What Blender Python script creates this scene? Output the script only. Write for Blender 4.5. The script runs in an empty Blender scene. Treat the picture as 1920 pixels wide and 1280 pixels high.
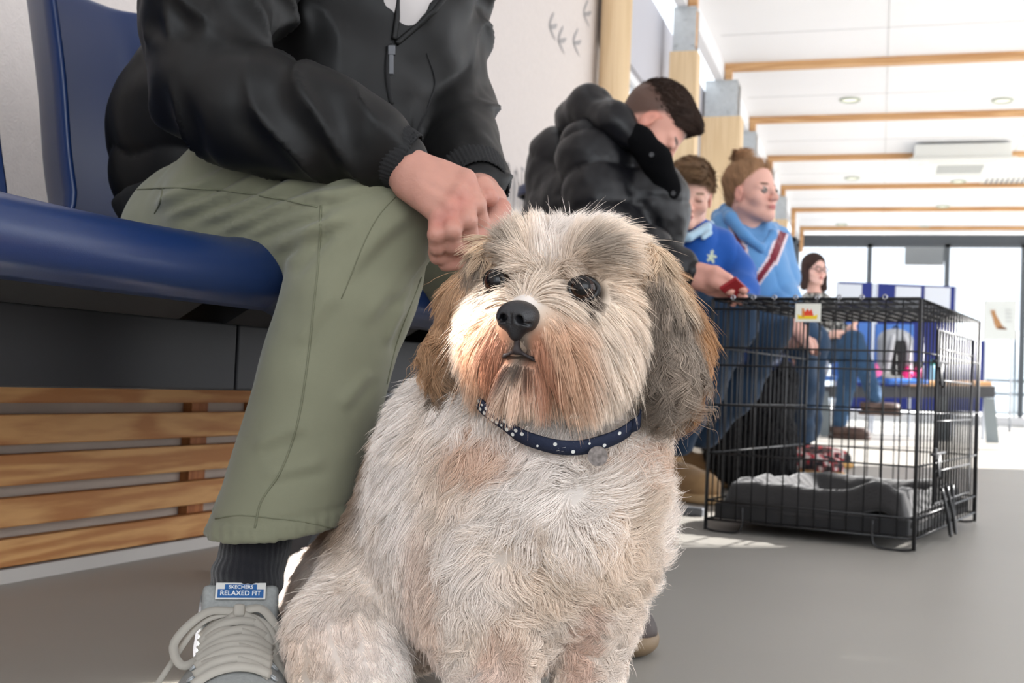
import bpy, math, random
import numpy as np
from itertools import product
from mathutils import Vector, Matrix
from mathutils.bvhtree import BVHTree
from mathutils.kdtree import KDTree
random.seed(5)
rng = np.random.default_rng(7)
scene = bpy.context.scene
COL = scene.collection
PI = math.pi

# ---------------------------------------------------------------- camera
CAM_H = 0.32
FPX = 2200.0
yaw, pitch, roll = math.radians(17.4), math.radians(1.95), math.radians(2.3)
C0 = np.array([0.0, 0.0, CAM_H])
_F0 = np.array([-math.sin(yaw), math.cos(yaw), 0]); _R0 = np.array([math.cos(yaw), math.sin(yaw), 0]); _U0 = np.array([0, 0, 1.0])
CF = _F0 * math.cos(pitch) + _U0 * math.sin(pitch)
_U1 = _U0 * math.cos(pitch) - _F0 * math.sin(pitch)
CR = _R0 * math.cos(roll) + _U1 * math.sin(roll)
CU = _U1 * math.cos(roll) - _R0 * math.sin(roll)
cam_data = bpy.data.cameras.new('camera')
cam = bpy.data.objects.new('camera', cam_data); COL.objects.link(cam)
cam_data.sensor_width = 36.0
cam_data.lens = FPX / 1920 * 36
cam_data.clip_start = 0.02; cam_data.clip_end = 200
cam.matrix_world = Matrix(((CR[0], CU[0], -CF[0], C0[0]), (CR[1], CU[1], -CF[1], C0[1]), (CR[2], CU[2], -CF[2], C0[2]), (0, 0, 0, 1)))
cam_data.dof.use_dof = True
cam_data.dof.focus_distance = 0.98
cam_data.dof.aperture_fstop = 13.0
scene.camera = cam

# ---------------------------------------------------------------- light and exposure
world = bpy.data.worlds.new('world'); scene.world = world
world.use_nodes = True
_bg = world.node_tree.nodes['Background']
_bg.inputs[0].default_value = (0.86, 0.93, 1.0, 1); _bg.inputs[1].default_value = 1.9
scene.view_settings.view_transform = 'Standard'
scene.view_settings.look = 'None'
scene.view_settings.gamma = 1.0
scene.view_settings.use_curve_mapping = False
scene.view_settings.exposure = 0.0
scene.cycles.max_bounces = 7
scene.cycles.diffuse_bounces = 4
scene.cycles.glossy_bounces = 3
scene.cycles.transmission_bounces = 4
scene.cycles.transparent_max_bounces = 8
scene.cycles.use_denoising = True
scene.cycles.sample_clamp_indirect = 4.0

def light(kind, name, loc, target, energy, color=(1, 1, 1), **kw):
    l = bpy.data.lights.new(name, kind); l.energy = energy; l.color = color
    for k, v in kw.items(): setattr(l, k, v)
    o = bpy.data.objects.new(name, l); COL.objects.link(o)
    o.location = loc
    d = Vector(target) - Vector(loc)
    o.rotation_euler = d.to_track_quat('-Z', 'Y').to_euler()
    return o

SUN = Vector((0.70, 0.45, 0.50)).normalized()
light('SUN', 'sun', SUN * 20, (0, 0, 0), 22.0, (1.0, 0.98, 0.95), angle=0.012)
# added spot lamps, out of frame on the left, standing in for sun patches
light('SPOT', 'added_spot_shoe', (-1.18, 0.78, 0.20), (-0.665, 0.99, 0.03), 230, (1.0, 0.97, 0.94), spot_size=math.radians(13), spot_blend=0.3, shadow_soft_size=0.01)
light('SPOT', 'added_spot_tail', (-1.15, 1.05, 0.27), (-0.63, 1.24, 0.09), 110, (1.0, 0.97, 0.94), spot_size=math.radians(13), spot_blend=0.4, shadow_soft_size=0.01)
light('SPOT', 'added_spot_muzzle', (-0.92, 0.50, 0.80), (-0.322, 0.885, 0.368), 330, (1.0, 0.96, 0.92), spot_size=math.radians(4.5), spot_blend=0.7, shadow_soft_size=0.02)
# daylight of the glazed side of the room, to the right of and behind the camera
light('AREA', 'daylight_right', (3.05, 3.4, 1.35), (0, 3.4, 1.35), 120, (0.93, 0.96, 1.0), shape='RECTANGLE', size=7.5, size_y=2.2)
light('AREA', 'daylight_behind', (1.5, -2.6, 1.7), (-0.2, 2.0, 0.5), 62, (0.95, 0.97, 1.0), shape='RECTANGLE', size=3.6, size_y=2.0)

# ---------------------------------------------------------------- helpers
def P(px, py, d):
    return C0 + CF * d + CR * ((px - 960) / FPX * d) + CU * ((640 - py) / FPX * d)

def camdir(r, u, f):
    v = CR * r + CU * u + CF * f
    return v / np.linalg.norm(v)

def lin(c):
    if isinstance(c, str):
        c = [int(c[i:i + 2], 16) / 255 for i in (0, 2, 4)]
    c = np.asarray(c, float)
    if c.max() > 1.01: c = c / 255
    return np.where(c <= 0.04045, c / 12.92, ((c + 0.055) / 1.055) ** 2.4)

def mat(name, color=(128, 128, 128), rough=0.6, metal=0.0, spec=0.4, noise=None, bump=None, attr=None, emit=None, coat=0, wave=None, sheen=0, sss=0, trans=0, alpha=1):
    """noise=(scale, amount), bump=(scale, strength, distance), wave=(kind params)"""
    m = bpy.data.materials.new(name); m.use_nodes = True
    nt = m.node_tree; N = nt.nodes; L = nt.links
    b = N['Principled BSDF']
    c = (*lin(color), 1)
    b.inputs['Base Color'].default_value = c
    b.inputs['Roughness'].default_value = rough
    b.inputs['Metallic'].default_value = metal
    b.inputs['Specular IOR Level'].default_value = spec
    b.inputs['Coat Weight'].default_value = coat
    b.inputs['Sheen Weight'].default_value = sheen
    b.inputs['Transmission Weight'].default_value = trans
    b.inputs['Alpha'].default_value = alpha
    if sss:
        b.inputs['Subsurface Weight'].default_value = sss
        b.inputs['Subsurface Radius'].default_value = (1.0, 0.35, 0.2)
        b.inputs['Subsurface Scale'].default_value = 0.006
    tc = N.new('ShaderNodeTexCoord')
    src = None
    if attr:
        a = N.new('ShaderNodeAttribute'); a.attribute_name = attr; src = a.outputs['Color']
    if noise:
        n = N.new('ShaderNodeTexNoise'); n.inputs['Scale'].default_value = noise[0]; n.inputs['Detail'].default_value = 5
        L.new(tc.outputs['Object'], n.inputs['Vector'])
        r = N.new('ShaderNodeMapRange'); r.inputs[1].default_value = 0.3; r.inputs[2].default_value = 0.7
        r.inputs[3].default_value = 1 - noise[1]; r.inputs[4].default_value = 1 + noise[1]
        L.new(n.outputs['Fac'], r.inputs[0])
        mx = N.new('ShaderNodeVectorMath'); mx.operation = 'SCALE'
        if src: L.new(src, mx.inputs[0])
        else: mx.inputs[0].default_value = c[:3]
        L.new(r.outputs[0], mx.inputs['Scale'])
        src = mx.outputs[0]
    if src: L.new(src, b.inputs['Base Color'])
    if bump:
        n = N.new('ShaderNodeTexNoise'); n.inputs['Scale'].default_value = bump[0]; n.inputs['Detail'].default_value = 4
        L.new(tc.outputs['Object'], n.inputs['Vector'])
        bp = N.new('ShaderNodeBump'); bp.inputs['Strength'].default_value = bump[1]; bp.inputs['Distance'].default_value = bump[2]
        L.new(n.outputs['Fac'], bp.inputs['Height']); L.new(bp.outputs[0], b.inputs['Normal'])
    if emit:
        b.inputs['Emission Color'].default_value = (*lin(emit[0]), 1); b.inputs['Emission Strength'].default_value = emit[1]
    return m

def wood(name, a, b_, scale=6.0, along='Y', stretch=14.0, rough=0.55):
    m = bpy.data.materials.new(name); m.use_nodes = True
    nt = m.node_tree; N = nt.nodes; L = nt.links
    b = N['Principled BSDF']; b.inputs['Roughness'].default_value = rough
    tc = N.new('ShaderNodeTexCoord'); mp = N.new('ShaderNodeMapping')
    s = [scale * 3, scale * 3, scale * 3]; s['XYZ'.index(along)] = scale * 3 / stretch
    mp.inputs['Scale'].default_value = s
    L.new(tc.outputs['Object'], mp.inputs[0])
    n = N.new('ShaderNodeTexNoise'); n.inputs['Scale'].default_value = 1.0; n.inputs['Detail'].default_value = 2; n.inputs['Distortion'].default_value = 0.6
    L.new(mp.outputs[0], n.inputs['Vector'])
    mu = N.new('ShaderNodeMath'); mu.operation = 'MULTIPLY'; mu.inputs[1].default_value = 46.0; L.new(n.outputs['Fac'], mu.inputs[0])
    si = N.new('ShaderNodeMath'); si.operation = 'SINE'; L.new(mu.outputs[0], si.inputs[0])
    n2 = N.new('ShaderNodeTexNoise'); n2.inputs['Scale'].default_value = 9.0; n2.inputs['Detail'].default_value = 4; L.new(mp.outputs[0], n2.inputs['Vector'])
    ad = N.new('ShaderNodeMath'); ad.operation = 'MULTIPLY_ADD'; ad.inputs[1].default_value = 0.3; L.new(si.outputs[0], ad.inputs[0]); L.new(n2.outputs['Fac'], ad.inputs[2])
    cr = N.new('ShaderNodeValToRGB')
    cr.color_ramp.elements[0].position = 0.25; cr.color_ramp.elements[0].color = (*lin(a), 1)
    cr.color_ramp.elements[1].position = 0.85; cr.color_ramp.elements[1].color = (*lin(b_), 1)
    L.new(ad.outputs[0], cr.inputs[0]); L.new(cr.outputs[0], b.inputs['Base Color'])
    return m

def link(o, parent=None):
    COL.objects.link(o)
    if parent is not None:
        o.parent = parent
        o.matrix_parent_inverse = root_matrix(parent).inverted()
    return o

def root_matrix(o):
    return Matrix.Translation(o.location) if o.parent is None else Matrix.Identity(4)

def tag(o, label=None, cat=None, group=None, kind=None):
    if label: o['label'] = label
    if cat: o['category'] = cat
    if group: o['group'] = group
    if kind: o['kind'] = kind
    return o

def empty(name, loc, label=None, cat=None, group=None):
    o = bpy.data.objects.new(name, None); COL.objects.link(o); o.location = Vector([float(x) for x in loc])
    o.empty_display_size = 0.05
    return tag(o, label, cat, group)

def make(name, V, F, m, parent=None, smooth=True, col=None, label=None):
    me = bpy.data.meshes.new(name)
    V = np.asarray(V, float)
    me.from_pydata(V.tolist() if len(V) < 5000 else V, [], [tuple(int(i) for i in f) for f in F] if not isinstance(F, np.ndarray) else F.tolist())
    me.validate(verbose=False)
    if smooth: me.shade_smooth()
    if col is not None:
        a = me.color_attributes.new('Col', 'FLOAT_COLOR', 'POINT')
        c4 = np.ones((len(V), 4), np.float32); c4[:, :3] = col
        a.data.foreach_set('color', c4.ravel())
    me.materials.append(m)
    o = bpy.data.objects.new(name, me)
    if label: o['label'] = label
    return link(o, parent)

def unit(v):
    v = np.asarray(v, float); return v / (np.linalg.norm(v) + 1e-12)

class MB:
    """collects shapes into one mesh"""
    def __init__(s): s.V = []; s.F = []
    def add(s, V, F):
        n = len(s.V); s.V.extend([tuple(float(c) for c in v) for v in V]); s.F.extend([tuple(int(i) + n for i in f) for f in F]); return s
    def box(s, c, size, ax=None, bev=0.0):
        ax = np.eye(3) if ax is None else np.array([unit(a) for a in ax])
        h = np.array(size) / 2.0; c = np.asarray(c, float)
        if bev <= 0:
            V = [c + (sx * h[0]) * ax[0] + (sy * h[1]) * ax[1] + (sz * h[2]) * ax[2] for sx, sy, sz in product((-1, 1), repeat=3)]
            F = [(0, 1, 3, 2), (4, 6, 7, 5), (0, 4, 5, 1), (2, 3, 7, 6), (0, 2, 6, 4), (1, 5, 7, 3)]
            return s.add(V, F)
        bm_ = min(bev, h.min() * 0.9)
        import bmesh
        b = bmesh.new(); bmesh.ops.create_cube(b, size=1.0)
        for v in b.verts: v.co = Vector((v.co.x * size[0], v.co.y * size[1], v.co.z * size[2]))
        bmesh.ops.bevel(b, geom=b.edges[:], offset=bm_, segments=3, affect='EDGES', profile=0.6)
        b.verts.index_update()
        V = [c + v.co.x * ax[0] + v.co.y * ax[1] + v.co.z * ax[2] for v in b.verts]
        F = [[v.index for v in f.verts] for f in b.faces]
        b.free(); return s.add(V, F)
    def tube(s, pts, r, n=8, closed=False, flat=1.0, up=None):
        pts = [np.asarray(p, float) for p in pts]; m = len(pts)
        rs = r if hasattr(r, '__len__') else [r] * m
        V = []; prev = None
        for i, p in enumerate(pts):
            a = pts[(i - 1) % m] if (closed or i > 0) else pts[i]; b = pts[(i + 1) % m] if (closed or i < m - 1) else pts[i]
            t = unit(b - a)
            if up is not None: u = unit(np.cross(t, up))
            elif prev is None: u = unit(np.cross(t, (0, 0, 1) if abs(t[2]) < 0.9 else (1, 0, 0)))
            else: u = unit(prev - t * np.dot(prev, t))
            prev = u; w = np.cross(t, u)
            for k in range(n):
                an = 2 * PI * k / n
                V.append(p + rs[i] * (math.cos(an) * u + math.sin(an) * w * flat))
        F = []
        for i in range(m if closed else m - 1):
            j = (i + 1) % m
            for k in range(n):
                l = (k + 1) % n
                F.append((i * n + k, i * n + l, j * n + l, j * n + k))
        if not closed:
            F.append(tuple(range(n))[::-1]); F.append(tuple((m - 1) * n + k for k in range(n)))
        return s.add(V, F)
    def sheet(s, A, B):
        """ribbon between two polylines"""
        n = len(A); V = list(A) + list(B)
        return s.add(V, [(i, i + 1, n + i + 1, n + i) for i in range(n - 1)])
    def grid(s, G, thick=None):
        """G: array (a,b,3)"""
        G = np.asarray(G, float); a, b = G.shape[:2]
        if thick is None:
            return s.add(G.reshape(-1, 3), [(i * b + j, (i + 1) * b + j, (i + 1) * b + j + 1, i * b + j + 1) for i in range(a - 1) for j in range(b - 1)])
        du = np.gradient(G, axis=0); dv = np.gradient(G, axis=1)
        n = np.cross(du, dv); n /= np.linalg.norm(n, axis=2, keepdims=True) + 1e-12
        H = G - n * thick
        V = np.concatenate([G.reshape(-1, 3), H.reshape(-1, 3)]); m = a * b
        q = lambda i, j: i * b + j
        F = []
        for i in range(a - 1):
            for j in range(b - 1):
                F.append((q(i, j), q(i + 1, j), q(i + 1, j + 1), q(i, j + 1)))
                F.append((m + q(i, j), m + q(i, j + 1), m + q(i + 1, j + 1), m + q(i + 1, j)))
        for i in range(a - 1):
            F.append((q(i, 0), m + q(i, 0), m + q(i + 1, 0), q(i + 1, 0)))
            F.append((q(i, b - 1), q(i + 1, b - 1), m + q(i + 1, b - 1), m + q(i, b - 1)))
        for j in range(b - 1):
            F.append((q(0, j), q(0, j + 1), m + q(0, j + 1), m + q(0, j)))
            F.append((q(a - 1, j), m + q(a - 1, j), m + q(a - 1, j + 1), q(a - 1, j + 1)))
        return s.add(V, F)
    def poly(s, pts, n, th):
        """flat outline extruded by th along n"""
        pts = [np.asarray(p, float) for p in pts]; n = unit(n) * th; k = len(pts)
        V = pts + [p + n for p in pts]
        F = [tuple(range(k))[::-1], tuple(range(k, 2 * k))] + [(i, (i + 1) % k, k + (i + 1) % k, k + i) for i in range(k)]
        return s.add(V, F)
    def ball(s, c, r, ax=None, nu=16, nv=10):
        ax = np.eye(3) if ax is None else np.array(ax, float)
        r = np.array([r] * 3 if not hasattr(r, '__len__') else r, float); V = []; F = []
        for i in range(nv + 1):
            th = PI * i / nv
            for j in range(nu):
                ph = 2 * PI * j / nu
                l = np.array([math.sin(th) * math.cos(ph), math.sin(th) * math.sin(ph), math.cos(th)]) * r
                V.append(np.asarray(c) + l @ ax)
        for i in range(nv):
            for j in range(nu):
                F.append((i * nu + j, (i + 1) * nu + j, (i + 1) * nu + (j + 1) % nu, i * nu + (j + 1) % nu))
        return s.add(V, F)
    def disc(s, c, r, n, th, k=24):
        n = unit(n); u = unit(np.cross(n, (0, 0, 1) if abs(n[2]) < 0.9 else (1, 0, 0))); w = np.cross(n, u)
        return s.poly([np.asarray(c) + r * (math.cos(2 * PI * i / k) * u + math.sin(2 * PI * i / k) * w) for i in range(k)], n, th)
    def build(s, name, m, parent=None, smooth=False, label=None, col=None):
        return make(name, s.V, s.F, m, parent, smooth, col=col, label=label)

def catmull(pts, n=8):
    pts = [np.asarray(p, float) for p in pts]; out = []
    Q = [2 * pts[0] - pts[1]] + pts + [2 * pts[-1] - pts[-2]]
    for i in range(1, len(Q) - 2):
        for k in range(n):
            t = k / n
            out.append(0.5 * ((2 * Q[i]) + (-Q[i - 1] + Q[i + 1]) * t + (2 * Q[i - 1] - 5 * Q[i] + 4 * Q[i + 1] - Q[i + 2]) * t * t + (-Q[i - 1] + 3 * Q[i] - 3 * Q[i + 1] + Q[i + 2]) * t ** 3))
    out.append(pts[-1]); return out

# ---- numpy noise
_perm = rng.random((64, 64, 64)).astype(np.float32) * 2 - 1
def vnoise(p, s=1.0):
    q = np.asarray(p, float) * s + 100.0
    i = np.floor(q).astype(int); f = q - i; f = f * f * (3 - 2 * f)
    o = 0
    for dx, dy, dz in product((0, 1), repeat=3):
        w = (f[..., 0] if dx else 1 - f[..., 0]) * (f[..., 1] if dy else 1 - f[..., 1]) * (f[..., 2] if dz else 1 - f[..., 2])
        o = o + w * _perm[(i[..., 0] + dx) % 64, (i[..., 1] + dy) % 64, (i[..., 2] + dz) % 64]
    return o
def fbm(p, s=1.0, o=3):
    r = 0; a = 1.0
    for k in range(o): r = r + a * vnoise(np.asarray(p) + 7.3 * k, s * 2 ** k); a *= 0.5
    return r
def sst(a, b, x):
    t = np.clip((x - a) / (b - a), 0, 1); return t * t * (3 - 2 * t)

# ---- signed distance modelling
class SDF:
    def __init__(s, lo, hi, h):
        s.h = h; s.lo = np.array(lo, float)
        n = np.ceil((np.array(hi) - s.lo) / h).astype(int) + 1
        s.ax = [s.lo[i] + h * np.arange(n[i]) for i in range(3)]
        s.D = np.full(n, 1.0, np.float32)
    def _reg(s, lo, hi):
        sl = []
        for i in range(3):
            a = int(np.clip(math.floor((lo[i] - s.lo[i]) / s.h), 0, s.D.shape[i])); b = int(np.clip(math.ceil((hi[i] - s.lo[i]) / s.h) + 1, 0, s.D.shape[i]))
            sl.append(slice(a, b))
        X = s.ax[0][sl[0]][:, None, None]; Y = s.ax[1][sl[1]][None, :, None]; Z = s.ax[2][sl[2]][None, None, :]
        return tuple(sl), X, Y, Z
    def _op(s, sl, d, k, op):
        A = s.D[sl]
        if A.size == 0: return
        if op == 'u':
            h = np.maximum(k - np.abs(A - d), 0) / k; s.D[sl] = np.minimum(A, d) - h * h * k * 0.25
        elif op == 's':
            h = np.maximum(k - np.abs(A + d), 0) / k; s.D[sl] = np.maximum(A, -d) + h * h * k * 0.25
    def cap(s, a, b, ra, rb=None, k=0.02, op='u'):
        rb = ra if rb is None else rb
        a = np.asarray(a, float); b = np.asarray(b, float); m = max(ra, rb) + k + 3 * s.h
        sl, X, Y, Z = s._reg(np.minimum(a, b) - m, np.maximum(a, b) + m)
        ab = b - a; L = max(float(ab @ ab), 1e-12)
        t = np.clip(((X - a[0]) * ab[0] + (Y - a[1]) * ab[1] + (Z - a[2]) * ab[2]) / L, 0, 1)
        d = np.sqrt((X - a[0] - ab[0] * t) ** 2 + (Y - a[1] - ab[1] * t) ** 2 + (Z - a[2] - ab[2] * t) ** 2) - (ra + (rb - ra) * t)
        s._op(sl, d.astype(np.float32), k, op); return s
    def chain(s, pts, rs, k=0.02, op='u'):
        for i in range(len(pts) - 1): s.cap(pts[i], pts[i + 1], rs[i], rs[i + 1], k, op)
        return s
    def ell(s, c, r, ax=None, k=0.02, op='u'):
        c = np.asarray(c, float); r = np.array(r, float) if hasattr(r, '__len__') else np.array([r] * 3, float)
        m = r.max() + k + 3 * s.h
        sl, X, Y, Z = s._reg(c - m, c + m)
        ax = np.eye(3) if ax is None else np.asarray(ax, float)
        q = [((X - c[0]) * ax[i, 0] + (Y - c[1]) * ax[i, 1] + (Z - c[2]) * ax[i, 2]) for i in range(3)]
        k0 = np.sqrt((q[0] / r[0]) ** 2 + (q[1] / r[1]) ** 2 + (q[2] / r[2]) ** 2)
        k1 = np.sqrt((q[0] / r[0] ** 2) ** 2 + (q[1] / r[1] ** 2) ** 2 + (q[2] / r[2] ** 2) ** 2) + 1e-9
        d = k0 * (k0 - 1) / k1
        s._op(sl, d.astype(np.float32), k, op); return s
    def box(s, c, half, ax=None, rnd=0.005, k=0.01, op='u'):
        c = np.asarray(c, float); half = np.array(half, float); m = np.linalg.norm(half) + k + 3 * s.h
        sl, X, Y, Z = s._reg(c - m, c + m)
        ax = np.eye(3) if ax is None else np.asarray(ax, float)
        q = [np.abs((X - c[0]) * ax[i, 0] + (Y - c[1]) * ax[i, 1] + (Z - c[2]) * ax[i, 2]) - (half[i] - rnd) for i in range(3)]
        d = np.sqrt(sum(np.maximum(v, 0) ** 2 for v in q)) + np.minimum(np.maximum(np.maximum(q[0], q[1]), q[2]), 0) - rnd
        s._op(sl, d.astype(np.float32), k, op); return s
    def cut(s, p, n, k=0.004):
        """remove everything on the +n side of the plane through p"""
        n = unit(n); X = s.ax[0][:, None, None]; Y = s.ax[1][None, :, None]; Z = s.ax[2][None, None, :]
        d = -((X - p[0]) * n[0] + (Y - p[1]) * n[1] + (Z - p[2]) * n[2])
        s._op((slice(None),) * 3, d.astype(np.float32), k, 's'); return s
    def mesh(s, relax=1, disp=None):
        D = s.D; S = D < 0; nx, ny, nz = D.shape; h = s.h
        S[0], S[-1], S[:, 0], S[:, -1], S[:, :, 0], S[:, :, -1] = [False] * 6
        D = np.where(S, np.minimum(D, -1e-6), np.maximum(D, 1e-6))
        c = np.zeros((nx - 1, ny - 1, nz - 1), np.int8)
        for i, j, k in product((0, 1), repeat=3): c += S[i:nx - 1 + i, j:ny - 1 + j, k:nz - 1 + k]
        act = (c > 0) & (c < 8); ids = np.argwhere(act); idx = np.full(act.shape, -1, np.int32); idx[act] = np.arange(len(ids))
        acc = np.zeros((len(ids), 3)); cnt = np.zeros(len(ids))
        cor = list(product((0, 1), repeat=3))
        val = {q: D[ids[:, 0] + q[0], ids[:, 1] + q[1], ids[:, 2] + q[2]] for q in cor}
        for a in cor:
            for ax in range(3):
                if a[ax] == 0:
                    b = list(a); b[ax] = 1; b = tuple(b)
                    va, vb = val[a], val[b]; m = (va < 0) != (vb < 0)
                    t = np.where(m, va / np.where(m, va - vb, 1), 0)
                    q = np.tile(np.array(a, float), (len(ids), 1)); q[:, ax] += t
                    acc += q * m[:, None]; cnt += m
        V = s.lo + h * (ids + acc / cnt[:, None])
        Q = []
        for ax in range(3):
            u, w = (ax + 1) % 3, (ax + 2) % 3
            sl0 = [slice(1, -1)] * 3; sl1 = [slice(1, -1)] * 3; sl0[ax] = slice(0, -1); sl1[ax] = slice(1, None)
            A, B = S[tuple(sl0)], S[tuple(sl1)]
            e = np.argwhere(A != B); inside = A[tuple(e.T)]
            e = e + 1; e[:, ax] -= 1
            def cell(du, dw):
                g = e.copy(); g[:, u] += du; g[:, w] += dw; return idx[tuple(g.T)]
            q = np.stack([cell(-1, -1), cell(0, -1), cell(0, 0), cell(-1, 0)], 1)
            q[~inside] = q[~inside][:, ::-1]; Q.append(q)
        F = np.concatenate(Q)
        for _ in range(relax): V = relax_mesh(V, F)
        if disp is not None:
            N = vnormals(V, F); V = V + N * disp(V, N)[:, None]
        return V, F

def relax_mesh(V, F, w=0.5):
    acc = np.zeros_like(V); cnt = np.zeros(len(V))
    for a, b in ((0, 1), (1, 2), (2, 3), (3, 0)):
        for i, j in ((F[:, a], F[:, b]), (F[:, b], F[:, a])):
            for k in range(3): acc[:, k] += np.bincount(i, V[j, k], len(V))
            cnt += np.bincount(i, minlength=len(V))
    return V * (1 - w) + w * acc / np.maximum(cnt, 1)[:, None]

def vnormals(V, F):
    n = np.cross(V[F[:, 2]] - V[F[:, 0]], V[F[:, 3]] - V[F[:, 1]])
    N = np.zeros_like(V)
    for c in range(4):
        for k in range(3): N[:, k] += np.bincount(F[:, c], n[:, k], len(V))
    return N / (np.linalg.norm(N, axis=1, keepdims=True) + 1e-12)

def seg(V, a, b):
    """parameter along a-b (0..1, unclamped), distance"""
    a = np.asarray(a); ab = np.asarray(b) - a; t = ((V - a) @ ab) / (ab @ ab)
    tc = np.clip(t, 0, 1); return t, np.linalg.norm(V - a - tc[:, None] * ab, axis=1)

def fur(name, V, F, n, length, flow, color, m, parent, dens=None, lift=0.35, grav=0.25, K=7, rad=0.00028, clump=0.6, nclump=1500, curl=0.0, freq=1.5, jit=0.15, stray=0.02, label=None, follow=0.5, droop=None):
    """hair strands grown on the mesh V, F; length/flow/color are functions of the root positions"""
    A, B, Cc, Dd = (V[F[:, i]] for i in range(4))
    ar = 0.5 * (np.linalg.norm(np.cross(B - A, Cc - A), axis=1) + np.linalg.norm(np.cross(Cc - A, Dd - A), axis=1))
    w = ar.copy()
    if dens is not None: w *= np.clip(dens((A + Cc) / 2), 0, 10)
    N = vnormals(V, F)
    f = rng.choice(len(F), n, p=w / w.sum())
    u, v = rng.random(n), rng.random(n)
    bl = [(1 - u) * (1 - v), u * (1 - v), u * v, (1 - u) * v]
    P0 = sum(V[F[f, i]] * bl[i][:, None] for i in range(4))
    Nn = sum(N[F[f, i]] * bl[i][:, None] for i in range(4)); Nn /= np.linalg.norm(Nn, axis=1, keepdims=True) + 1e-9
    fl = flow(P0, Nn); fl = fl - Nn * np.sum(fl * Nn, 1, keepdims=True); fl /= np.linalg.norm(fl, axis=1, keepdims=True) + 1e-6
    L = length(P0) * (0.75 + 0.5 * rng.random(n))
    lf = lift(P0) if callable(lift) else np.full(n, lift)
    st = rng.random(n) < stray
    lf = np.where(st, lf + 0.5 * rng.random(n), lf); L = np.where(st, L * 1.25, L)
    d = fl + Nn * lf[:, None] + rng.normal(0, jit, (n, 3)); d /= np.linalg.norm(d, axis=1, keepdims=True)
    pts = np.zeros((n, K, 3)); pts[:, 0] = P0 - Nn * 0.001
    step = (L / (K - 1))[:, None]
    g = np.array([0, 0, -1.0]) if droop is None else droop
    side = np.cross(Nn, fl)
    for k in range(1, K):
        pts[:, k] = pts[:, k - 1] + d * step
        d = d + g * grav * (1.5 / K) * (0.4 + L[:, None] * 10) + fl * follow / K
        d /= np.linalg.norm(d, axis=1, keepdims=True)
    s = np.linspace(0, 1, K)
    if nclump:
        gi = rng.choice(n, min(nclump, n), replace=False)
        kd = KDTree(len(gi))
        for a, i in enumerate(gi): kd.insert(P0[i], a)
        kd.balance()
        near = np.fromiter((kd.find(p)[1] for p in P0), int, n); near = gi[near]
        ph = rng.random(n)[near] * 2 * PI; am = (0.4 + 1.2 * rng.random(n))[near]
        cw = (clump * (0.6 + 0.6 * rng.random(n)))[:, None, None] * (s ** 1.3)[None, :, None]
        cw = np.clip(cw, 0, 0.97); cw[st] *= 0.1
        G = pts[near]
        Lr = (L / np.maximum(L[near], 1e-4))[:, None, None]
        G = G[:, :1] + (G - G[:, :1]) * np.clip(Lr, 0.6, 1.4)
        pts = pts * (1 - cw) + G * cw
        if curl:
            cu = curl(P0) if callable(curl) else np.full(n, curl)
            sw = (cu * am)[:, None] * (s ** 0.8)[None, :] * np.sin(2 * PI * freq * s[None, :] + ph[:, None])
            sn = (cu * am * 0.6)[:, None] * (s ** 0.8)[None, :] * (np.cos(2 * PI * freq * s[None, :] + ph[:, None]) - np.cos(ph)[:, None] * (1 - s)[None, :])
            sdn = side[near]
            pts = pts + sdn[:, None, :] * sw[..., None] + Nn[near][:, None, :] * np.abs(sn)[..., None]
    hc = bpy.data.hair_curves.new(name)
    hc.add_curves([K] * n)
    hc.position_data.foreach_set('vector', pts.astype(np.float32).ravel())
    ra = hc.attributes.get('radius') or hc.attributes.new('radius', 'FLOAT', 'POINT')
    R = rad * (0.7 + 0.6 * rng.random(n))[:, None] * np.clip(1.0 - 0.85 * s ** 2.2, 0.1, 1)[None, :]
    ra.data.foreach_set('value', R.astype(np.float32).ravel())
    cc = np.ones((n, 4), np.float32)
    c3 = color(P0) * (0.82 + 0.36 * rng.random(n))[:, None]
    if nclump: c3 = c3 * (0.9 + 0.2 * rng.random(n)[near])[:, None]
    cc[:, :3] = c3
    ca = hc.attributes.new('Col', 'FLOAT_COLOR', 'CURVE'); ca.data.foreach_set('color', cc.ravel())
    hc.materials.append(m)
    o = bpy.data.objects.new(name, hc)
    if label: o['label'] = label
    return link(o, parent)

def hairmat(name, rough=0.45, spec=0.35):
    m = mat(name, rough=rough, spec=spec, attr='Col')
    b = m.node_tree.nodes['Principled BSDF']
    b.inputs['Sheen Weight'].default_value = 0.0
    return m

def copy_tree(o, parent=None):
    c = o.copy(); COL.objects.link(c)
    if parent is not None: c.parent = parent
    for ch in [x for x in bpy.data.objects if x.parent == o and x != c]: copy_tree(ch, c)
    return c

def ray(bvh, px, py):
    d = P(px, py, 1.0) - C0
    hit = bvh.ray_cast(Vector(C0), Vector(d).normalized())
    return (np.array(hit[0]), np.array(hit[1])) if hit[0] is not None else (None, None)
# ================================================================= the room
WX = -1.41          # face of the left wall
M = {}
M['plaster'] = mat('textured_wall', (216, 207, 202), 0.9, noise=(60, 0.03), bump=(220, 0.5, 0.004))
M['white'] = mat('white_paint', (236, 236, 238), 0.8)
M['ceil'] = mat('ceiling_panels', (246, 246, 248), 0.85, noise=(1.5, 0.015))
M['greywall'] = mat('grey_paint', (190, 190, 198), 0.8)
M['birch'] = wood('pale_timber', (222, 192, 150), (232, 204, 164), 3.0, 'Z', 20)
M['oak'] = wood('beam_timber', (196, 146, 96), (222, 178, 128), 3.0, 'X', 20)
M['pine'] = wood('varnished_pine', (188, 126, 72), (222, 168, 108), 3.4, 'Y', 14)
M['pine_d'] = wood('pine_batten', (160, 96, 50), (184, 118, 66), 5.0, 'Z', 9)
M['steel'] = mat('galvanised_steel', (190, 194, 196), 0.5, 0.5, noise=(40, 0.08))
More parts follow.
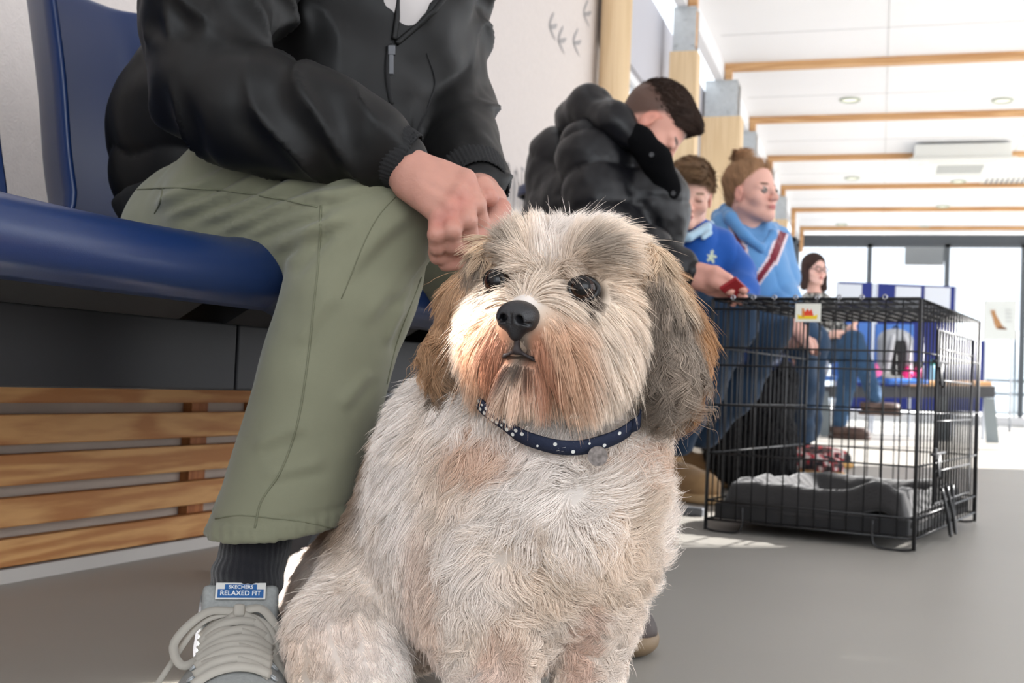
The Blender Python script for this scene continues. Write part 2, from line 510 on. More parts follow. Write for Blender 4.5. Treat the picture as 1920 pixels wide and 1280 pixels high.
M['frame'] = mat('dark_grey_frame', (92, 98, 104), 0.5)
M['glass'] = mat('window_glass', (250, 252, 255), 0.02, trans=1.0)
M['glass'].node_tree.nodes['Principled BSDF'].inputs['IOR'].default_value = 1.02
M['line'] = mat('mural_grey', (166, 162, 162), 0.9)
M['black'] = mat('black_enamel', (24, 24, 26), 0.38, spec=0.5)

# floor: grey beige vinyl
fm = mat('vinyl_floor', (156, 152, 145), 0.42, spec=0.35, noise=(2.2, 0.035), bump=(300, 0.12, 0.001))
G = MB(); G.box((3.0, 9.0, -0.05), (10.0, 24.0, 0.1))
tag(G.build('floor', fm), kind='structure')

# ceiling with shallow panel joints
c = MB(); c.box((1.06, 8.3, 2.80), (4.52, 21.4, 0.1))
for y in np.arange(1.2, 18, 1.76):
    for j in (0.59, 1.17): pass
ceil = tag(c.build('ceiling', M['ceil']), kind='structure')
j = MB()
for i in range(10):
    y0 = 0.1 + 1.76 * i
    j.box((1.05, y0 + 0.88, 2.749), (4.3, 0.006, 0.004))
for x in (0.0, 1.2, 2.4): j.box((x, 9.2, 2.749), (0.006, 18, 0.004))
tag(j.build('trim_1', mat('panel_joint', (214, 214, 214), 0.9)), kind='structure')

# ceiling beams, every 1.76 m: thin timber edges that turn down at the wall end
BY = [7.0 + 1.76 * i for i in range(-3, 7)]
for i, y in enumerate(BY):
    b = MB(); b.box((1.01, y, 2.725), (4.42, 0.075, 0.05)); b.box((-1.13, y, 2.54), (0.05, 0.075, 0.32))
    tag(b.build('trim_%d' % (i + 2), M['oak']), kind='structure')
# white side board of the ceiling bays, with a clerestory slit under it
b = MB(); b.box((-1.19, 11.6, 2.74), (0.06, 13.6, 0.26))
tag(b.build('trim_20', M['white']), kind='structure')

# left wall: textured, ends at the round column
b = MB(); b.box((WX - 0.1, 1.65, 1.4), (0.2, 9.2, 2.8))
wl = tag(b.build('wall_left', M['plaster']), kind='structure')
b = MB(); b.box((-1.36, 11.9, 2.30), (0.10, 12.2, 0.52))
tag(b.build('wall_left_upper', M['greywall']), kind='structure')
b = MB(); b.box((-1.36, 11.9, 0.30), (0.12, 12.2, 0.60))
tag(b.build('wall_left_lower', M['white']), kind='structure')
# mural of birds and reeds, drawn on the wall
wn = np.array([1.0, 0, 0])
def wallpt(px, py, off=0.002):
    d = P(px, py, 1.0) - C0
    t = (WX + off - C0[0]) / d[0]
    return C0 + d * t
def stroke(mb, pts, w):
    C = catmull([wallpt(*p) for p in pts], 5); n = len(C); A = []; B = []
    for i, c in enumerate(C):
        t = unit(C[min(i + 1, n - 1)] - C[max(i - 1, 0)]); s = np.cross(t, wn); s = unit(s)
        ww = w * math.sin(PI * (0.12 + 0.88 * i / (n - 1))) ** 0.6 + 0.0008
        A.append(c + s * ww); B.append(c - s * ww)
    mb.sheet(A, B)
m_ = MB()
for bx, by, s_, fl in ((1036, 48, 1.0, 1), (1053, 74, 1.0, 1), (1081, 78, 1.0, 1), (1100, 24, 1.0, 1)):
    stroke(m_, [(bx + 3 * s_, by - 24), (bx - 5, by - 4), (bx - 3, by + 8), (bx + 6, by + 28)], 0.010)
    stroke(m_, [(bx - 4, by + 2), (bx + 4, by + 2), (bx + 9, by - 2)], 0.010)
random.seed(11)
for k in range(26):
    x = 922 + k * 3.3; top = 280 + (x - 922) * 0.62 + random.uniform(-6, 22)
    stroke(m_, [(x, top + 60 + k), (x + random.uniform(-1, 1), top + 30), (x + random.uniform(-2, 2), top)], 0.0035)
    if k % 4 == 1: stroke(m_, [(x, top), (x + 3, top + 3), (x + 4, top + 9)], 0.005)
mu = m_.build('wall_left_mural', M['line']); tag(mu, kind='structure')
mu.name = 'wall_left_drawing'

# columns and posts along the window side
def column_round(y, r, label):
    b = MB(); b.tube([(-1.31, y, 0), (-1.31, y, 1.5), (-1.31, y, 2.75)], r, 32)
    o = tag(b.build('timber_column', M['birch'], smooth=True), label, 'column')
column_round(5.72, 0.078, 'round pale timber column standing at the end of the textured wall')
def post(y, w, dpt, label, bracket=True):
    e = empty('timber_post', (-1.17, y, 0), label, 'post')
    b = MB(); b.box((-1.17, y, 1.17), (dpt, w, 2.34), bev=0.006); b.build('shaft', M['birch'], e)
    if bracket:
        s = MB(); s.box((-1.17, y - w / 2 + 0.01, 2.46), (dpt * 0.8, 0.012, 0.30)); s.box((-1.17, y + w / 2 - 0.01, 2.46), (dpt * 0.8, 0.012, 0.30)); s.box((-1.17, y, 2.60), (dpt * 0.8, w, 0.012))
        br = s.build('bracket', M['steel'], e, label='grey steel bracket')
        for dx, z in ((-0.05, 2.38), (0.05, 2.38), (0.0, 2.54)):
            k = MB(); k.disc((-1.17 + dx, y - w / 2 + 0.004, z), 0.012, (0, -1, 0), 0.008, 10); k.build('bolt', M['steel'], br)
    return e
post(7.0, 0.13, 0.17, 'slim square timber post behind the bent head of the man in the puffer jacket')
post(8.76, 0.20, 0.30, 'widest timber post with a steel bracket on top, between boy and woman with a bun')
post(10.5, 0.16, 0.2, 'timber post standing right behind the bun of the woman in the hoodie')
post(12.28, 0.16, 0.2, 'timber post further along, seen just past the face of the woman in the hoodie')
post(14.04, 0.16, 0.2, 'timber post near the far end, above the shoulder of the blue hoodie')

# side windows between the posts
for i, (y0, y1) in enumerate(((5.86, 6.92), (7.08, 8.64), (8.88, 10.4), (10.6, 12.18), (12.38, 13.94), (14.14, 17.9))):
    f = MB(); ym = (y0 + y1) / 2; w = y1 - y0; x = -1.37
    f.box((x, ym, 0.63), (0.06, w, 0.06)); f.box((x, ym, 2.02), (0.06, w, 0.05)); f.box((x, y0 + 0.025, 1.32), (0.06, 0.05, 1.4)); f.box((x, y1 - 0.025, 1.32), (0.06, 0.05, 1.4))
    wdw = tag(f.build('window_%d' % (i + 1), M['white']), kind='structure')
    g = MB(); g.box((x, ym, 1.32), (0.006, w - 0.1, 1.35)); g.build('window_pane', M['glass'], wdw)

# far glazed wall
FY = 18.0
b = MB()
b.box((2.6, FY + 0.05, 2.62), (8.0, 0.12, 0.14))
b.box((-1.28, FY + 0.05, 1.35), (0.12, 0.12, 2.6))
tag(b.build('wall_far', M['frame']), kind='structure')
def far_x(px, y=FY):
    d = P(px, 600, 1.0) - C0; return (d * (y / d[1]))[0]
xs = [-1.22] + [far_x(p) for p in (1627, 1773)] + [far_x(1917), 6.4]
for i in range(4):
    a, c_ = xs[i], xs[i + 1]
    f = MB()
    f.box((a, FY, 1.35), (0.07, 0.08, 2.5)); f.box(((a + c_) / 2, FY, 2.53), (c_ - a, 0.08, 0.05))
    w_ = tag(f.build('window_%d' % (i + 7), M['frame']), kind='structure')
    g = MB(); g.box(((a + c_) / 2, FY, 1.35), (c_ - a - 0.07, 0.006, 2.35)); g.build('window_pane', M['glass'], w_)
b = MB(); b.box((2.6, FY + 0.02, 0.05), (8.0, 0.14, 0.10)); tag(b.build('baseboard_far', M['white']), kind='structure')
# pale handrails and a white door frame in the right bay
rl = MB()
for px, py in ((1845, 712), (1845, 737), (1845, 773)):
    p = P(px, py, 17.0); rl.tube([p, p + np.array([2.4, 0.0, 0])], 0.022, 8)
p = P(1905, 640, 17.0); rl.tube([(p[0], p[1], 0), (p[0], p[1], 1.35)], 0.03, 8)
p = P(1846, 700, 17.0); rl.tube([(p[0], p[1], 0), (p[0], p[1], 0.6)], 0.03, 8)
tag(rl.build('handrail', mat('rail_grey', (190, 200, 206), 0.4, 0.3), smooth=True), 'pale grey metal handrail in front of the far glass doors', 'handrail')
# bright paving outside the glass
b = MB(); b.box((3, 28.2, -0.06), (40, 20, 0.1)); tag(b.build('ground_outside', mat('outside_paving', (240, 238, 236), 0.9)), kind='structure')

# right wall (out of the frame): solid near the camera, open glazing further on
b = MB()
b.box((3.27, 0.75, 1.4), (0.1, 7.90, 2.8)); b.box((3.27, 6.62, 1.4), (0.1, 2.24, 2.8)); b.box((3.27, 5.1, 1.13), (0.1, 0.8, 2.26))  # gaps in this unseen wall are shaped to place the sun patches
b.box((3.27, 12.9, 0.1), (0.1, 10.3, 0.2))
for y in (9.9, 12.3, 14.7): b.box((3.27, y, 1.4), (0.1, 0.10, 2.8))
tag(b.build('wall_right', M['white']), kind='structure')
# ceiling fittings
def onceil(px, py, z=2.75):
    d = P(px, py, 1.0) - C0; return C0 + d * ((z - C0[2]) / d[2])
lm = mat('lamp_glass', (235, 238, 225), 0.4, emit=((255, 250, 235), 0.6)); lr = mat('lamp_ring', (188, 194, 178), 0.45)
spots = [((1594, 186), 'leftmost of the two big downlights in the second ceiling bay'), ((1880, 187), 'rightmost of the two big downlights in the second ceiling bay'),
         ((1598, 333), 'small downlight above the bun-haired woman, in the fourth ceiling bay'), ((1797, 339), 'small downlight under the air conditioning cassette'),
         ((1578, 420), 'small downlight in the last ceiling bay, left of its neighbour'), ((1733, 425), 'small downlight in the last ceiling bay, right of its neighbour'), ((1768, 386), 'small downlight in the fifth ceiling bay')]
for (px, py), lab in spots:
    p = onceil(px, py); e = empty('ceiling_downlight', p, lab, 'ceiling light', 'recessed downlights')
    r_ = MB(); k = 24; ring = [p + np.array([0.075 * math.cos(2 * PI * a / k), 0.075 * math.sin(2 * PI * a / k), -0.006]) for a in range(k)]
    r_.tube(ring, 0.012, 8, closed=True); r_.build('rim', lr, e, smooth=True)
    g = MB(); g.disc(p + np.array([0, 0, -0.006]), 0.066, (0, 0, 1), 0.004); g.build('lens', lm, e)
# AC cassette
pc = onceil(1800, 281); e = empty('ceiling_air_conditioner', pc, 'white square air conditioning cassette hanging from the ceiling', 'air conditioner')
wm = mat('cassette_plastic', (232, 233, 228), 0.5)
b = MB(); b.box(pc + np.array([0, 0, -0.09]), (0.86, 0.86, 0.14), bev=0.02); b.build('body', wm, e)
b = MB(); b.box(pc + np.array([0, 0, -0.175]), (0.95, 0.95, 0.03), bev=0.012); fc = b.build('fascia', wm, e)
b = MB()
for k in range(9): b.box(pc + np.array([0, -0.2 + 0.05 * k, -0.192]), (0.42, 0.022, 0.008))
b.build('grille', mat('grille_grey', (196, 198, 196), 0.6), fc)
for s_ in (-1, 1):
    b = MB(); b.box(pc + np.array([s_ * 0.36, 0, -0.192]), (0.05, 0.6, 0.008)); b.build('flap', wm, fc)
    b = MB(); b.box(pc + np.array([0, s_ * 0.36, -0.192]), (0.6, 0.05, 0.008)); b.build('flap', wm, fc)
pv = onceil(1892, 340); e = empty('ceiling_vent', pv, 'slotted grey ventilation grille in the ceiling at the edge of the photo', 'vent')
b = MB(); b.box(pv + np.array([0, 0, -0.004]), (0.6, 0.6, 0.01)); b.build('plate', wm, e)
b = MB()
for k in range(10): b.box(pv + np.array([-0.24 + 0.053 * k, 0, -0.012]), (0.02, 0.5, 0.008))
b.build('slot', mat('slot_grey', (150, 150, 154), 0.6), e)
# grey sign box against the far glass
ps = P(1733, 481, 17.6); e = empty('hanging_sign_box', ps, 'plain grey sign box hung high in front of the far window', 'sign')
b = MB(); b.box(ps, (0.56, 0.08, 0.26), bev=0.01); b.build('panel', mat('sign_grey', (176, 178, 178), 0.6), e)
b = MB(); b.box(ps + np.array([0.31, 0, 0.03]), (0.07, 0.1, 0.2), bev=0.01); b.build('hinge', M['frame'], e)
for q in (-0.2, 0.2):
    b = MB(); b.tube([ps + np.array([q, 0, 0.12]), (ps[0] + q, ps[1], 2.76)], 0.005); b.build('wire', M['frame'], e)

# ================================================================= slatted timber screen under the seats
th = math.radians(6.2)
BU = np.array([math.sin(th), math.cos(th), 0.0]); BN = np.array([math.cos(th), -math.sin(th), 0.0])   # along the row, out of the row
ax3 = [BN, BU, (0, 0, 1)]
def row(n, u, z): return BN * n + BU * u + np.array([0, 0, z])
# slats: face at the floor line fitted to the photo
s0 = np.array([-1.20, 1.34, 0.0]); sn = float(s0 @ BN)
e = empty('slatted_screen', row(sn, 0.9, 0), 'varnished pine slatted screen along the wall under the blue seats', 'screen')
zz = [(0.023, 0.063), (0.080, 0.122), (0.140, 0.185), (0.199, 0.243), (0.260, 0.304), (0.322, 0.366)]
for z0, z1 in zz:
    b = MB(); b.box(row(sn - 0.011, 1.75, (z0 + z1) / 2), (0.022, 3.9, z1 - z0), ax3, bev=0.003); b.build('slat', M['pine'], e)
for u in (0.35, 1.02, 1.72, 1.9, 2.45, 3.2):
    b = MB(); b.box(row(sn - 0.032, u, 0.185), (0.020, 0.045, 0.37), ax3); b.build('batten', M['pine_d'], e)
b = MB(); b.box(row(sn - 0.03, 1.75, 0.385), (0.08, 3.9, 0.02), ax3, bev=0.003); b.build('top_board', M['white'], e, label='white top ledge')
b = MB(); b.box(row(sn - 0.049, 1.75, 0.19), (0.012, 3.9, 0.37), ax3); b.build('back_panel', mat('screen_back', (206, 190, 176), 0.8, noise=(7, 0.12)), e, label='pale back board behind the slats')
b = MB(); b.box(row(sn - 0.004, 1.75, 0.010), (0.012, 3.9, 0.020), ax3); tag(b.build('baseboard_left', mat('skirting_white', (206, 200, 194), 0.6)), kind='structure')
# turquoise folder on the ledge
lf = row(sn - 0.03, 1.62, 0.402); e = empty('turquoise_folder', lf, 'turquoise folder lying on the white ledge under the near blue seat', 'folder')
fm_ = mat('turquoise_card', (96, 200, 226), 0.5)
b = MB(); b.box(lf + np.array([0, 0, -0.002]), (0.07, 0.34, 0.006), ax3, bev=0.002); b.box(lf + np.array([0, 0, 0.012]), (0.07, 0.34, 0.004), ax3); b.build('cover', fm_, e)
b = MB(); b.box(lf + np.array([0, 0, 0.005]), (0.065, 0.33, 0.009), ax3); b.build('paper', M['white'], e, label='white sheets')

# ================================================================= rows of blue seats on a black beam
M['blue'] = mat('blue_shell_plastic', (20, 43, 86), 0.33, spec=0.5, bump=(900, 0.12, 0.0006))
M['beam'] = mat('black_powder_coat', (30, 30, 33), 0.5, spec=0.4, noise=(30, 0.06))
M['leggrey'] = mat('grey_metal_leg', (100, 102, 106), 0.45, 0.5)
NF = -0.72      # front edge and back of the seats, measured out of the row
def shell(u0, w=0.476):
    """one-piece moulded shell: profile swept over the width with curled side edges"""
    prof = [(NF - 0.005, 0.375), (NF + 0.018, 0.392), (NF + 0.022, 0.418), (NF + 0.008, 0.440), (NF - 0.03, 0.449), (NF - 0.12, 0.440), (NF - 0.24, 0.428), (NF - 0.34, 0.425),
            (NF - 0.405, 0.440), (NF - 0.445, 0.490), (NF - 0.468, 0.56), (NF - 0.485, 0.66), (NF - 0.505, 0.75), (NF - 0.525, 0.83), (NF - 0.538, 0.85), (NF - 0.552, 0.845), (NF - 0.556, 0.82)]
    prof = [np.array(q)[:2] for q in catmull([np.array([a, b, 0]) for a, b in prof], 4)]
    m = len(prof); nu = 22; G = np.zeros((m, nu, 3))
    for i, (n, z) in enumerate(prof):
        t = i / (m - 1)
        for j in range(nu):
            v = j / (nu - 1) * 2 - 1
            back = float(sst(0.42, 0.6, np.array(t)))
            ww = w / 2 * (1.0 - back * 0.23)
            edge = max(0, (abs(v) - 0.72) / 0.28)
            # seat side curls up slightly, back wings curl forward
            dz = (1 - back) * (0.018 * edge ** 2 - 0.006 * math.sin(PI * (v + 1) / 2)) * (1 if t > 0.15 else t / 0.15)
            dn = back * (0.115 * max(0, (abs(v) - 0.45) / 0.55) ** 1.6 - 0.02 * math.sin(PI * (v + 1) / 2))
            if edge > 0.85: dz -= (1 - back) * 0.006 * (edge - 0.85) / 0.15
            G[i, j] = row(n + dn, u0 + v * ww, z + dz + 0.008)
    b = MB(); b.grid(G, -0.006)
    return b
def seat_row(name, us, u0, u1, label, legs, js):
    e = empty(name, row(NF - 0.2, (u0 + u1) / 2, 0), label, 'seating')
    for k, u in enumerate(us):
        sh = shell(u).build('seat_shell', M['blue'], e, smooth=True)
        br = MB(); br.box(row(NF - 0.20, u - 0.12, 0.412), (0.34, 0.03, 0.02), ax3, bev=0.004); br.box(row(NF - 0.20, u + 0.12, 0.412), (0.34, 0.03, 0.02), ax3, bev=0.004)
        br.poly([row(NF - 0.04, u - 0.20, 0.405), row(NF - 0.34, u - 0.20, 0.405), row(NF - 0.24, u - 0.20, 0.372), row(NF - 0.10, u - 0.20, 0.372)], BU, 0.40)
        br.build('seat_bracket', M['beam'], e)
    edges = [u0] + list(js) + [u1]
    bm_ = MB(); bm_.box(row(NF - 0.16, (u0 + u1) / 2, 0.335), (0.06, u1 - u0 - 0.01, 0.060), ax3); core = bm_.build('beam', M['beam'], e)
    for i in range(len(edges) - 1):
        b = MB(); b.box(row(NF - 0.12, (edges[i] + edges[i + 1]) / 2, 0.335), (0.03, edges[i + 1] - edges[i] - 0.004, 0.076), ax3, bev=0.003); b.build('beam_cover', M['beam'], core)
    for u in legs:
        l = MB()
        l.poly([row(NF - 0.19, u - 0.03, 0.300), row(NF - 0.13, u - 0.03, 0.300), row(NF - 0.29, u - 0.03, 0.0), row(NF - 0.36, u - 0.03, 0.0)], BU, 0.022)
        l.poly([row(NF - 0.19, u + 0.012, 0.300), row(NF - 0.13, u + 0.012, 0.300), row(NF - 0.29, u + 0.012, 0.0), row(NF - 0.36, u + 0.012, 0.0)], BU, 0.022)
        l.box(row(NF - 0.16, u, 0.298), (0.09, 0.12, 0.014), ax3)
        l.box(row(NF - 0.22, u, 0.010), (0.42, 0.05, 0.02), ax3, bev=0.004)
        l.build('leg', M['leggrey'], e)
    return e
seat_row('beam_seating', [0.795, 1.275, 1.755, 2.235], 0.1, 2.55, 'row of moulded blue seats on a black beam, carrying the man in green trousers', [0.35, 1.53], [0.647, 1.105, 1.563, 2.02])
seat_row('beam_seating', [3.03, 3.51, 3.99, 4.47], 2.78, 4.72, 'row of blue seats under the puffer jacket man, boy and woman in hoodie', [2.93, 4.55], [3.27, 3.75, 4.23])
# ================================================================= the dog in front
def Lc(h):                     # sRGB hex or tuple -> linear
    return lin(h)
M['hair'] = hairmat('dog_hair')
M['skin_fur'] = mat('dog_undercoat', rough=0.9, spec=0.1, attr='Col')
M['nose'] = mat('dog_nose', (30, 30, 33), 0.42, spec=0.6, bump=(900, 0.6, 0.0008))
M['eye'] = mat('dog_eye', rough=0.05, spec=0.35, attr='Col')
M['eyerim'] = mat('eye_rim', (20, 16, 15), 0.35)
dog = empty('dog', (*P(960, 1300, 1.1)[:2], 0), 'fluffy cream and tan dog with brown-grey ears sitting in front of the green trousers', 'dog')

# head frame: hx forward (muzzle), hy towards the dog's left (image right), hz up
hz0 = camdir(0.05, 0.97, -0.10)
hx = camdir(-0.46, 0.03, -0.89); hz = unit(hz0 - hx * (hz0 @ hx)); hy = np.cross(hz, hx)
HX = np.stack([hx, hy, hz])
HO = P(1013, 530, 0.935) - hx * 0.056 - hz * 0.008
def hw(*p):  return HO + np.array(p, float) @ HX
def hl(W):   return (np.asarray(W) - HO) @ HX.T

lo = HO - 0.16; hi = HO + 0.16
H = SDF(lo, hi, 0.0032)
def e_(p, r, k=0.02, op='u'): H.ell(hw(*p), r, HX, k, op)
e_((-0.028, 0, 0.008), (0.070, 0.068, 0.056))
e_((-0.010, 0, -0.035), (0.060, 0.070, 0.056), 0.03)
for s_ in (-1, 1):
    e_((0.026, s_ * 0.030, 0.030), (0.024, 0.024, 0.018), 0.02)
    e_((0.030, s_ * 0.046, -0.030), (0.034, 0.030, 0.040), 0.02)
    e_((0.060, s_ * 0.022, -0.036), (0.026, 0.026, 0.026), 0.015)
    e_((0.048, s_ * 0.034, -0.058), (0.020, 0.022, 0.026), 0.015)
e_((0.055, 0, -0.014), (0.030, 0.020, 0.018), 0.015)
e_((0.066, 0, -0.064), (0.020, 0.021, 0.015), 0.008)
for s_ in (-1, 1):
    H.ell(hw(0.064, s_ * 0.0385, 0.006), (0.014, 0.013, 0.011), HX, 0.006, 's')
HV, HF = H.mesh(2)

# body, sitting: chest to the camera, back falling away to the left
B = SDF(P(960, 900, 1.12) - np.array([0.42, 0.46, 0.42]), P(960, 900, 1.12) + np.array([0.36, 0.36, 0.36]), 0.005)
cx = np.stack([CR, CF, CU])
B.chain([P(1075, 640, 1.02), P(1050, 770, 1.05), P(1000, 880, 1.09)], [0.070, 0.080, 0.105], 0.05)
B.ell(P(975, 940, 1.06), (0.106, 0.10, 0.12), cx, 0.05)
B.ell(P(970, 1040, 1.07), (0.100, 0.09, 0.080), cx, 0.04)
B.ell(P(1108, 960, 1.12), (0.046, 0.07, 0.10), cx, 0.04)
B.ell(P(830, 950, 1.12), (0.065, 0.08, 0.10), cx, 0.05)
B.chain([P(900, 850, 1.13), P(830, 990, 1.2), P(765, 1095, 1.26)], [0.070, 0.078, 0.086], 0.06)     # back and flank
B.ell(P(685, 1130, 1.30), (0.078, 0.11, 0.085), cx, 0.04)                                          # rump
B.chain([P(725, 1090, 1.16), P(652, 1200, 1.08)], [0.062, 0.052], 0.04)                             # thigh
B.chain([P(648, 1210, 1.07), P(662, 1300, 1.04), P(670, 1385, 1.03)], [0.046, 0.042, 0.034], 0.03)
B.ell(np.array([*P(690, 1400, 0.98)[:2], 0.022]), (0.035, 0.05, 0.022), None, 0.02)                 # hind paw
B.chain([P(610, 1150, 1.32), P(595, 1100, 1.36)], [0.040, 0.035], 0.03)                               # tail root
B.chain([P(590, 1075, 1.38), P(578, 1150, 1.38), P(580, 1230, 1.34)], [0.022, 0.022, 0.016], 0.02)
fl1 = P(925, 1390, 1.02); fl1[2] = 0.05; fl2 = P(1100, 1400, 1.05); fl2[2] = 0.05
B.chain([P(880, 1010, 1.07), P(905, 1150, 1.03), fl1], [0.078, 0.046, 0.034], 0.03)
B.chain([P(1115, 1000, 1.10), P(1100, 1150, 1.07), fl2], [0.056, 0.032, 0.028], 0.03)
for f_ in (fl1, fl2):
    q = f_ - CF * 0.02; q[2] = 0.024; B.ell(q, (0.036, 0.045, 0.024), None, 0.03)
    for t_ in (-0.02, -0.007, 0.007, 0.02):
        w_ = q - CF * 0.036 + CR * t_; w_[2] = 0.016; B.ell(w_, (0.009, 0.014, 0.013), None, 0.006)
BV, BF = B.mesh(2)
# one continuous body: head and trunk meshes in one object
def cam_px(W):
    v = W - C0; d = v @ CF; return 960 + FPX * (v @ CR) / d, 640 - FPX * (v @ CU) / d, d

CREAM = Lc((242, 224, 206)); WHITE = Lc((250, 240, 232)); TAN = Lc((210, 162, 126)); RUST = Lc((186, 128, 100)); GREY = Lc((124, 111, 99)); DARK = Lc((40, 32, 28)); BROWN = Lc((140, 112, 86)); BUFF = Lc((226, 198, 168))
def mixc(c, o, w): return c * (1 - w[:, None]) + o * w[:, None]
def blob(L, p, r): return np.clip(1 - np.linalg.norm((L - np.array(p)) / np.array(r), axis=1), 0, 1)
def head_color(W):
    L = hl(W); n = len(L); c = np.tile(CREAM, (n, 1))
    x, y, z = L.T; ay = np.abs(y)
    c = mixc(c, BUFF, 0.6 * sst(0.02, 0.07, ay + 0.01 * fbm(L, 60)) * sst(-0.02, 0.03, z))
    c = mixc(c, WHITE, 0.8 * sst(0.018, 0.006, ay) * sst(-0.03, 0.0, z))
    for s_ in (-1, 1):
        Ls = L * np.array([1, s_, 1])
        c = mixc(c, GREY, 0.65 * sst(0.1, 0.7, blob(Ls, (0.045, 0.034, 0.034), (0.024, 0.022, 0.014))))
        c = mixc(c, BROWN, 0.75 * sst(0.0, 0.6, blob(Ls, (0.058, 0.037, 0.008), (0.035, 0.028, 0.027))))
        c = mixc(c, DARK, sst(0.0, 0.4, blob(Ls, (0.062, 0.0385, 0.003), (0.030, 0.0225, 0.0195))))
        c = mixc(c, TAN, 0.8 * sst(0.0, 0.6, blob(Ls, (0.075, 0.030, -0.045), (0.05, 0.032, 0.045))))
        c = mixc(c, RUST, 0.85 * sst(0.0, 0.5, blob(Ls, (0.090, 0.016, -0.050), (0.03, 0.020, 0.030))))
    c = mixc(c, WHITE, 0.7 * sst(0.0, 0.4, blob(L, (0.085, 0, 0.004), (0.04, 0.03, 0.02))))
    c = mixc(c, GREY, 0.85 * sst(0.0, 0.4, blob(L, (0.095, 0, -0.045), (0.03, 0.014, 0.016))))
    c = mixc(c, Lc((236, 206, 182)), 0.9 * sst(0.0, 0.3, blob(L, (0.08, 0, -0.076), (0.04, 0.030, 0.020))))
    c = mixc(c, DARK, 0.75 * sst(0.0, 0.35, blob(L, (0.088, 0, -0.052), (0.03, 0.020, 0.009))))
    return c * (1 + 0.10 * fbm(L, 45)[:, None])
def body_color(W):
    px, py, d = cam_px(W); n = len(W); c = np.tile(WHITE, (n, 1))
    c = mixc(c, BUFF, np.clip(0.22 + 0.5 * fbm(W, 12), 0, 0.6))
    def b2(cx_, cy_, rx, ry): return np.clip(1 - np.sqrt(((px - cx_) / rx) ** 2 + ((py - cy_) / ry) ** 2), 0, 1)
    c = mixc(c, BROWN, 0.85 * sst(0.0, 0.5, b2(690, 930, 130, 190)) * sst(1.08, 1.14, d))
    c = mixc(c, TAN, 0.3 * sst(0, 0.5, b2(800, 1110, 60, 190)))
    c = mixc(c, TAN, 0.6 * sst(0, 0.5, b2(930, 830, 110, 60)))
    c = mixc(c, TAN, 0.5 * sst(0, 0.5, b2(1190, 840, 90, 50)))
    c = mixc(c, RUST, 0.32 * sst(0, 0.5, b2(940, 1240, 55, 110)))
    c = mixc(c, RUST, 0.40 * sst(0, 0.5, b2(1075, 1210, 40, 130)))
    c = mixc(c, TAN, 0.15 * sst(0, 0.5, b2(620, 1210, 120, 90)))
    c = mixc(c, WHITE, 0.9 * sst(1.2, 1.26, d) * sst(1000, 1040, py) * sst(650, 620, px))
    c = mixc(c, WHITE, 0.7 * sst(0, 0.5, b2(1040, 800, 130, 60)))
    return c
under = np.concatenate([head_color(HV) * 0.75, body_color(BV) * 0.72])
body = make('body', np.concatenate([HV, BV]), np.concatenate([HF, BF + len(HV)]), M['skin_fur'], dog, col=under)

# eyes, rims, nose, mouth
for s_ in (-1, 1):
    c_ = hw(0.0560, s_ * 0.0385, 0.0060)
    g = unit(camdir(-0.22, 0.16, -0.95)) if s_ > 0 else unit(camdir(-0.25, 0.16, -0.93))
    gu = unit(hz - g * (hz @ g)); b = MB(); b.ball(c_, 0.0112, np.stack([gu, np.cross(g, gu), g]), 48, 40)
    ca = (np.array(b.V) - c_) @ g / 0.0112; col = np.tile(lin((26, 17, 15)), (len(ca), 1)); col[ca > 0.62] = lin((44, 25, 17)); col[ca > 0.80] = lin((10, 8, 8))
    ey = b.build('eye', M['eye'], dog, smooth=True, col=col)
    f = unit(hx * 0.93 + hy * s_ * 0.34); u = unit(hz - f * (hz @ f)); w = np.cross(u, f)
    ring = [c_ + f * (0.0052 - 0.0018 * abs(math.cos(a)) ** 2) + w * math.cos(a) * 0.0112 + u * math.sin(a) * (0.0078 if math.sin(a) > 0 else 0.0086) for a in np.linspace(0, 2 * PI, 28, endpoint=False)]
    b = MB(); b.tube(ring, 0.0024, 8, closed=True); b.build('eyelid', M['eyerim'], ey, smooth=True)
NS = SDF(hw(0.09, 0, -0.02) - 0.04, hw(0.09, 0, -0.02) + 0.04, 0.0008)
def nw(x, y, z): return hw(0.086 + (x - 0.086) * 0.92 + 0.002, y * 0.92 - 0.001, -0.022 + (z + 0.012) * 0.92)
NS.ell(nw(0.083, 0, -0.009), (0.014, 0.0155, 0.0115), HX, 0.004)
for s_ in (-1, 1):
    NS.ell(nw(0.0865, s_ * 0.0092, -0.0125), (0.011, 0.0078, 0.0090), HX, 0.006)
NS.ell(nw(0.086, 0, -0.0215), (0.008, 0.006, 0.009), HX, 0.006)
for s_ in (-1, 1):
    NS.cap(nw(0.101, s_ * 0.0068, -0.0135), nw(0.090, s_ * 0.0090, -0.0115), 0.0033, 0.0028, 0.002, 's')
    NS.cap(nw(0.0965, s_ * 0.0090, -0.0150), nw(0.092, s_ * 0.0165, -0.0165), 0.0014, 0.0013, 0.0015, 's')
NS.cap(nw(0.0985, 0, -0.010), nw(0.0960, 0, -0.030), 0.0009, 0.0011, 0.0015, 's')
NV, NF_ = NS.mesh(1)
make('nose', NV, NF_, M['nose'], dog)
MS = SDF(hw(0.08, 0, -0.04) - 0.05, hw(0.08, 0, -0.04) + 0.05, 0.0015)
MS.cap(hw(0.088, 0, -0.034), hw(0.085, 0, -0.047), 0.0024, 0.0026, 0.004)
for s_ in (-1, 1): MS.chain([hw(0.086, 0, -0.047), hw(0.0815, s_ * 0.012, -0.052), hw(0.072, s_ * 0.024, -0.059)], [0.0020, 0.0014, 0.0008], 0.003)
MV, MF = MS.mesh(1); make('lips', MV, MF, mat('dark_lip_skin', (46, 38, 38), 0.6), dog)

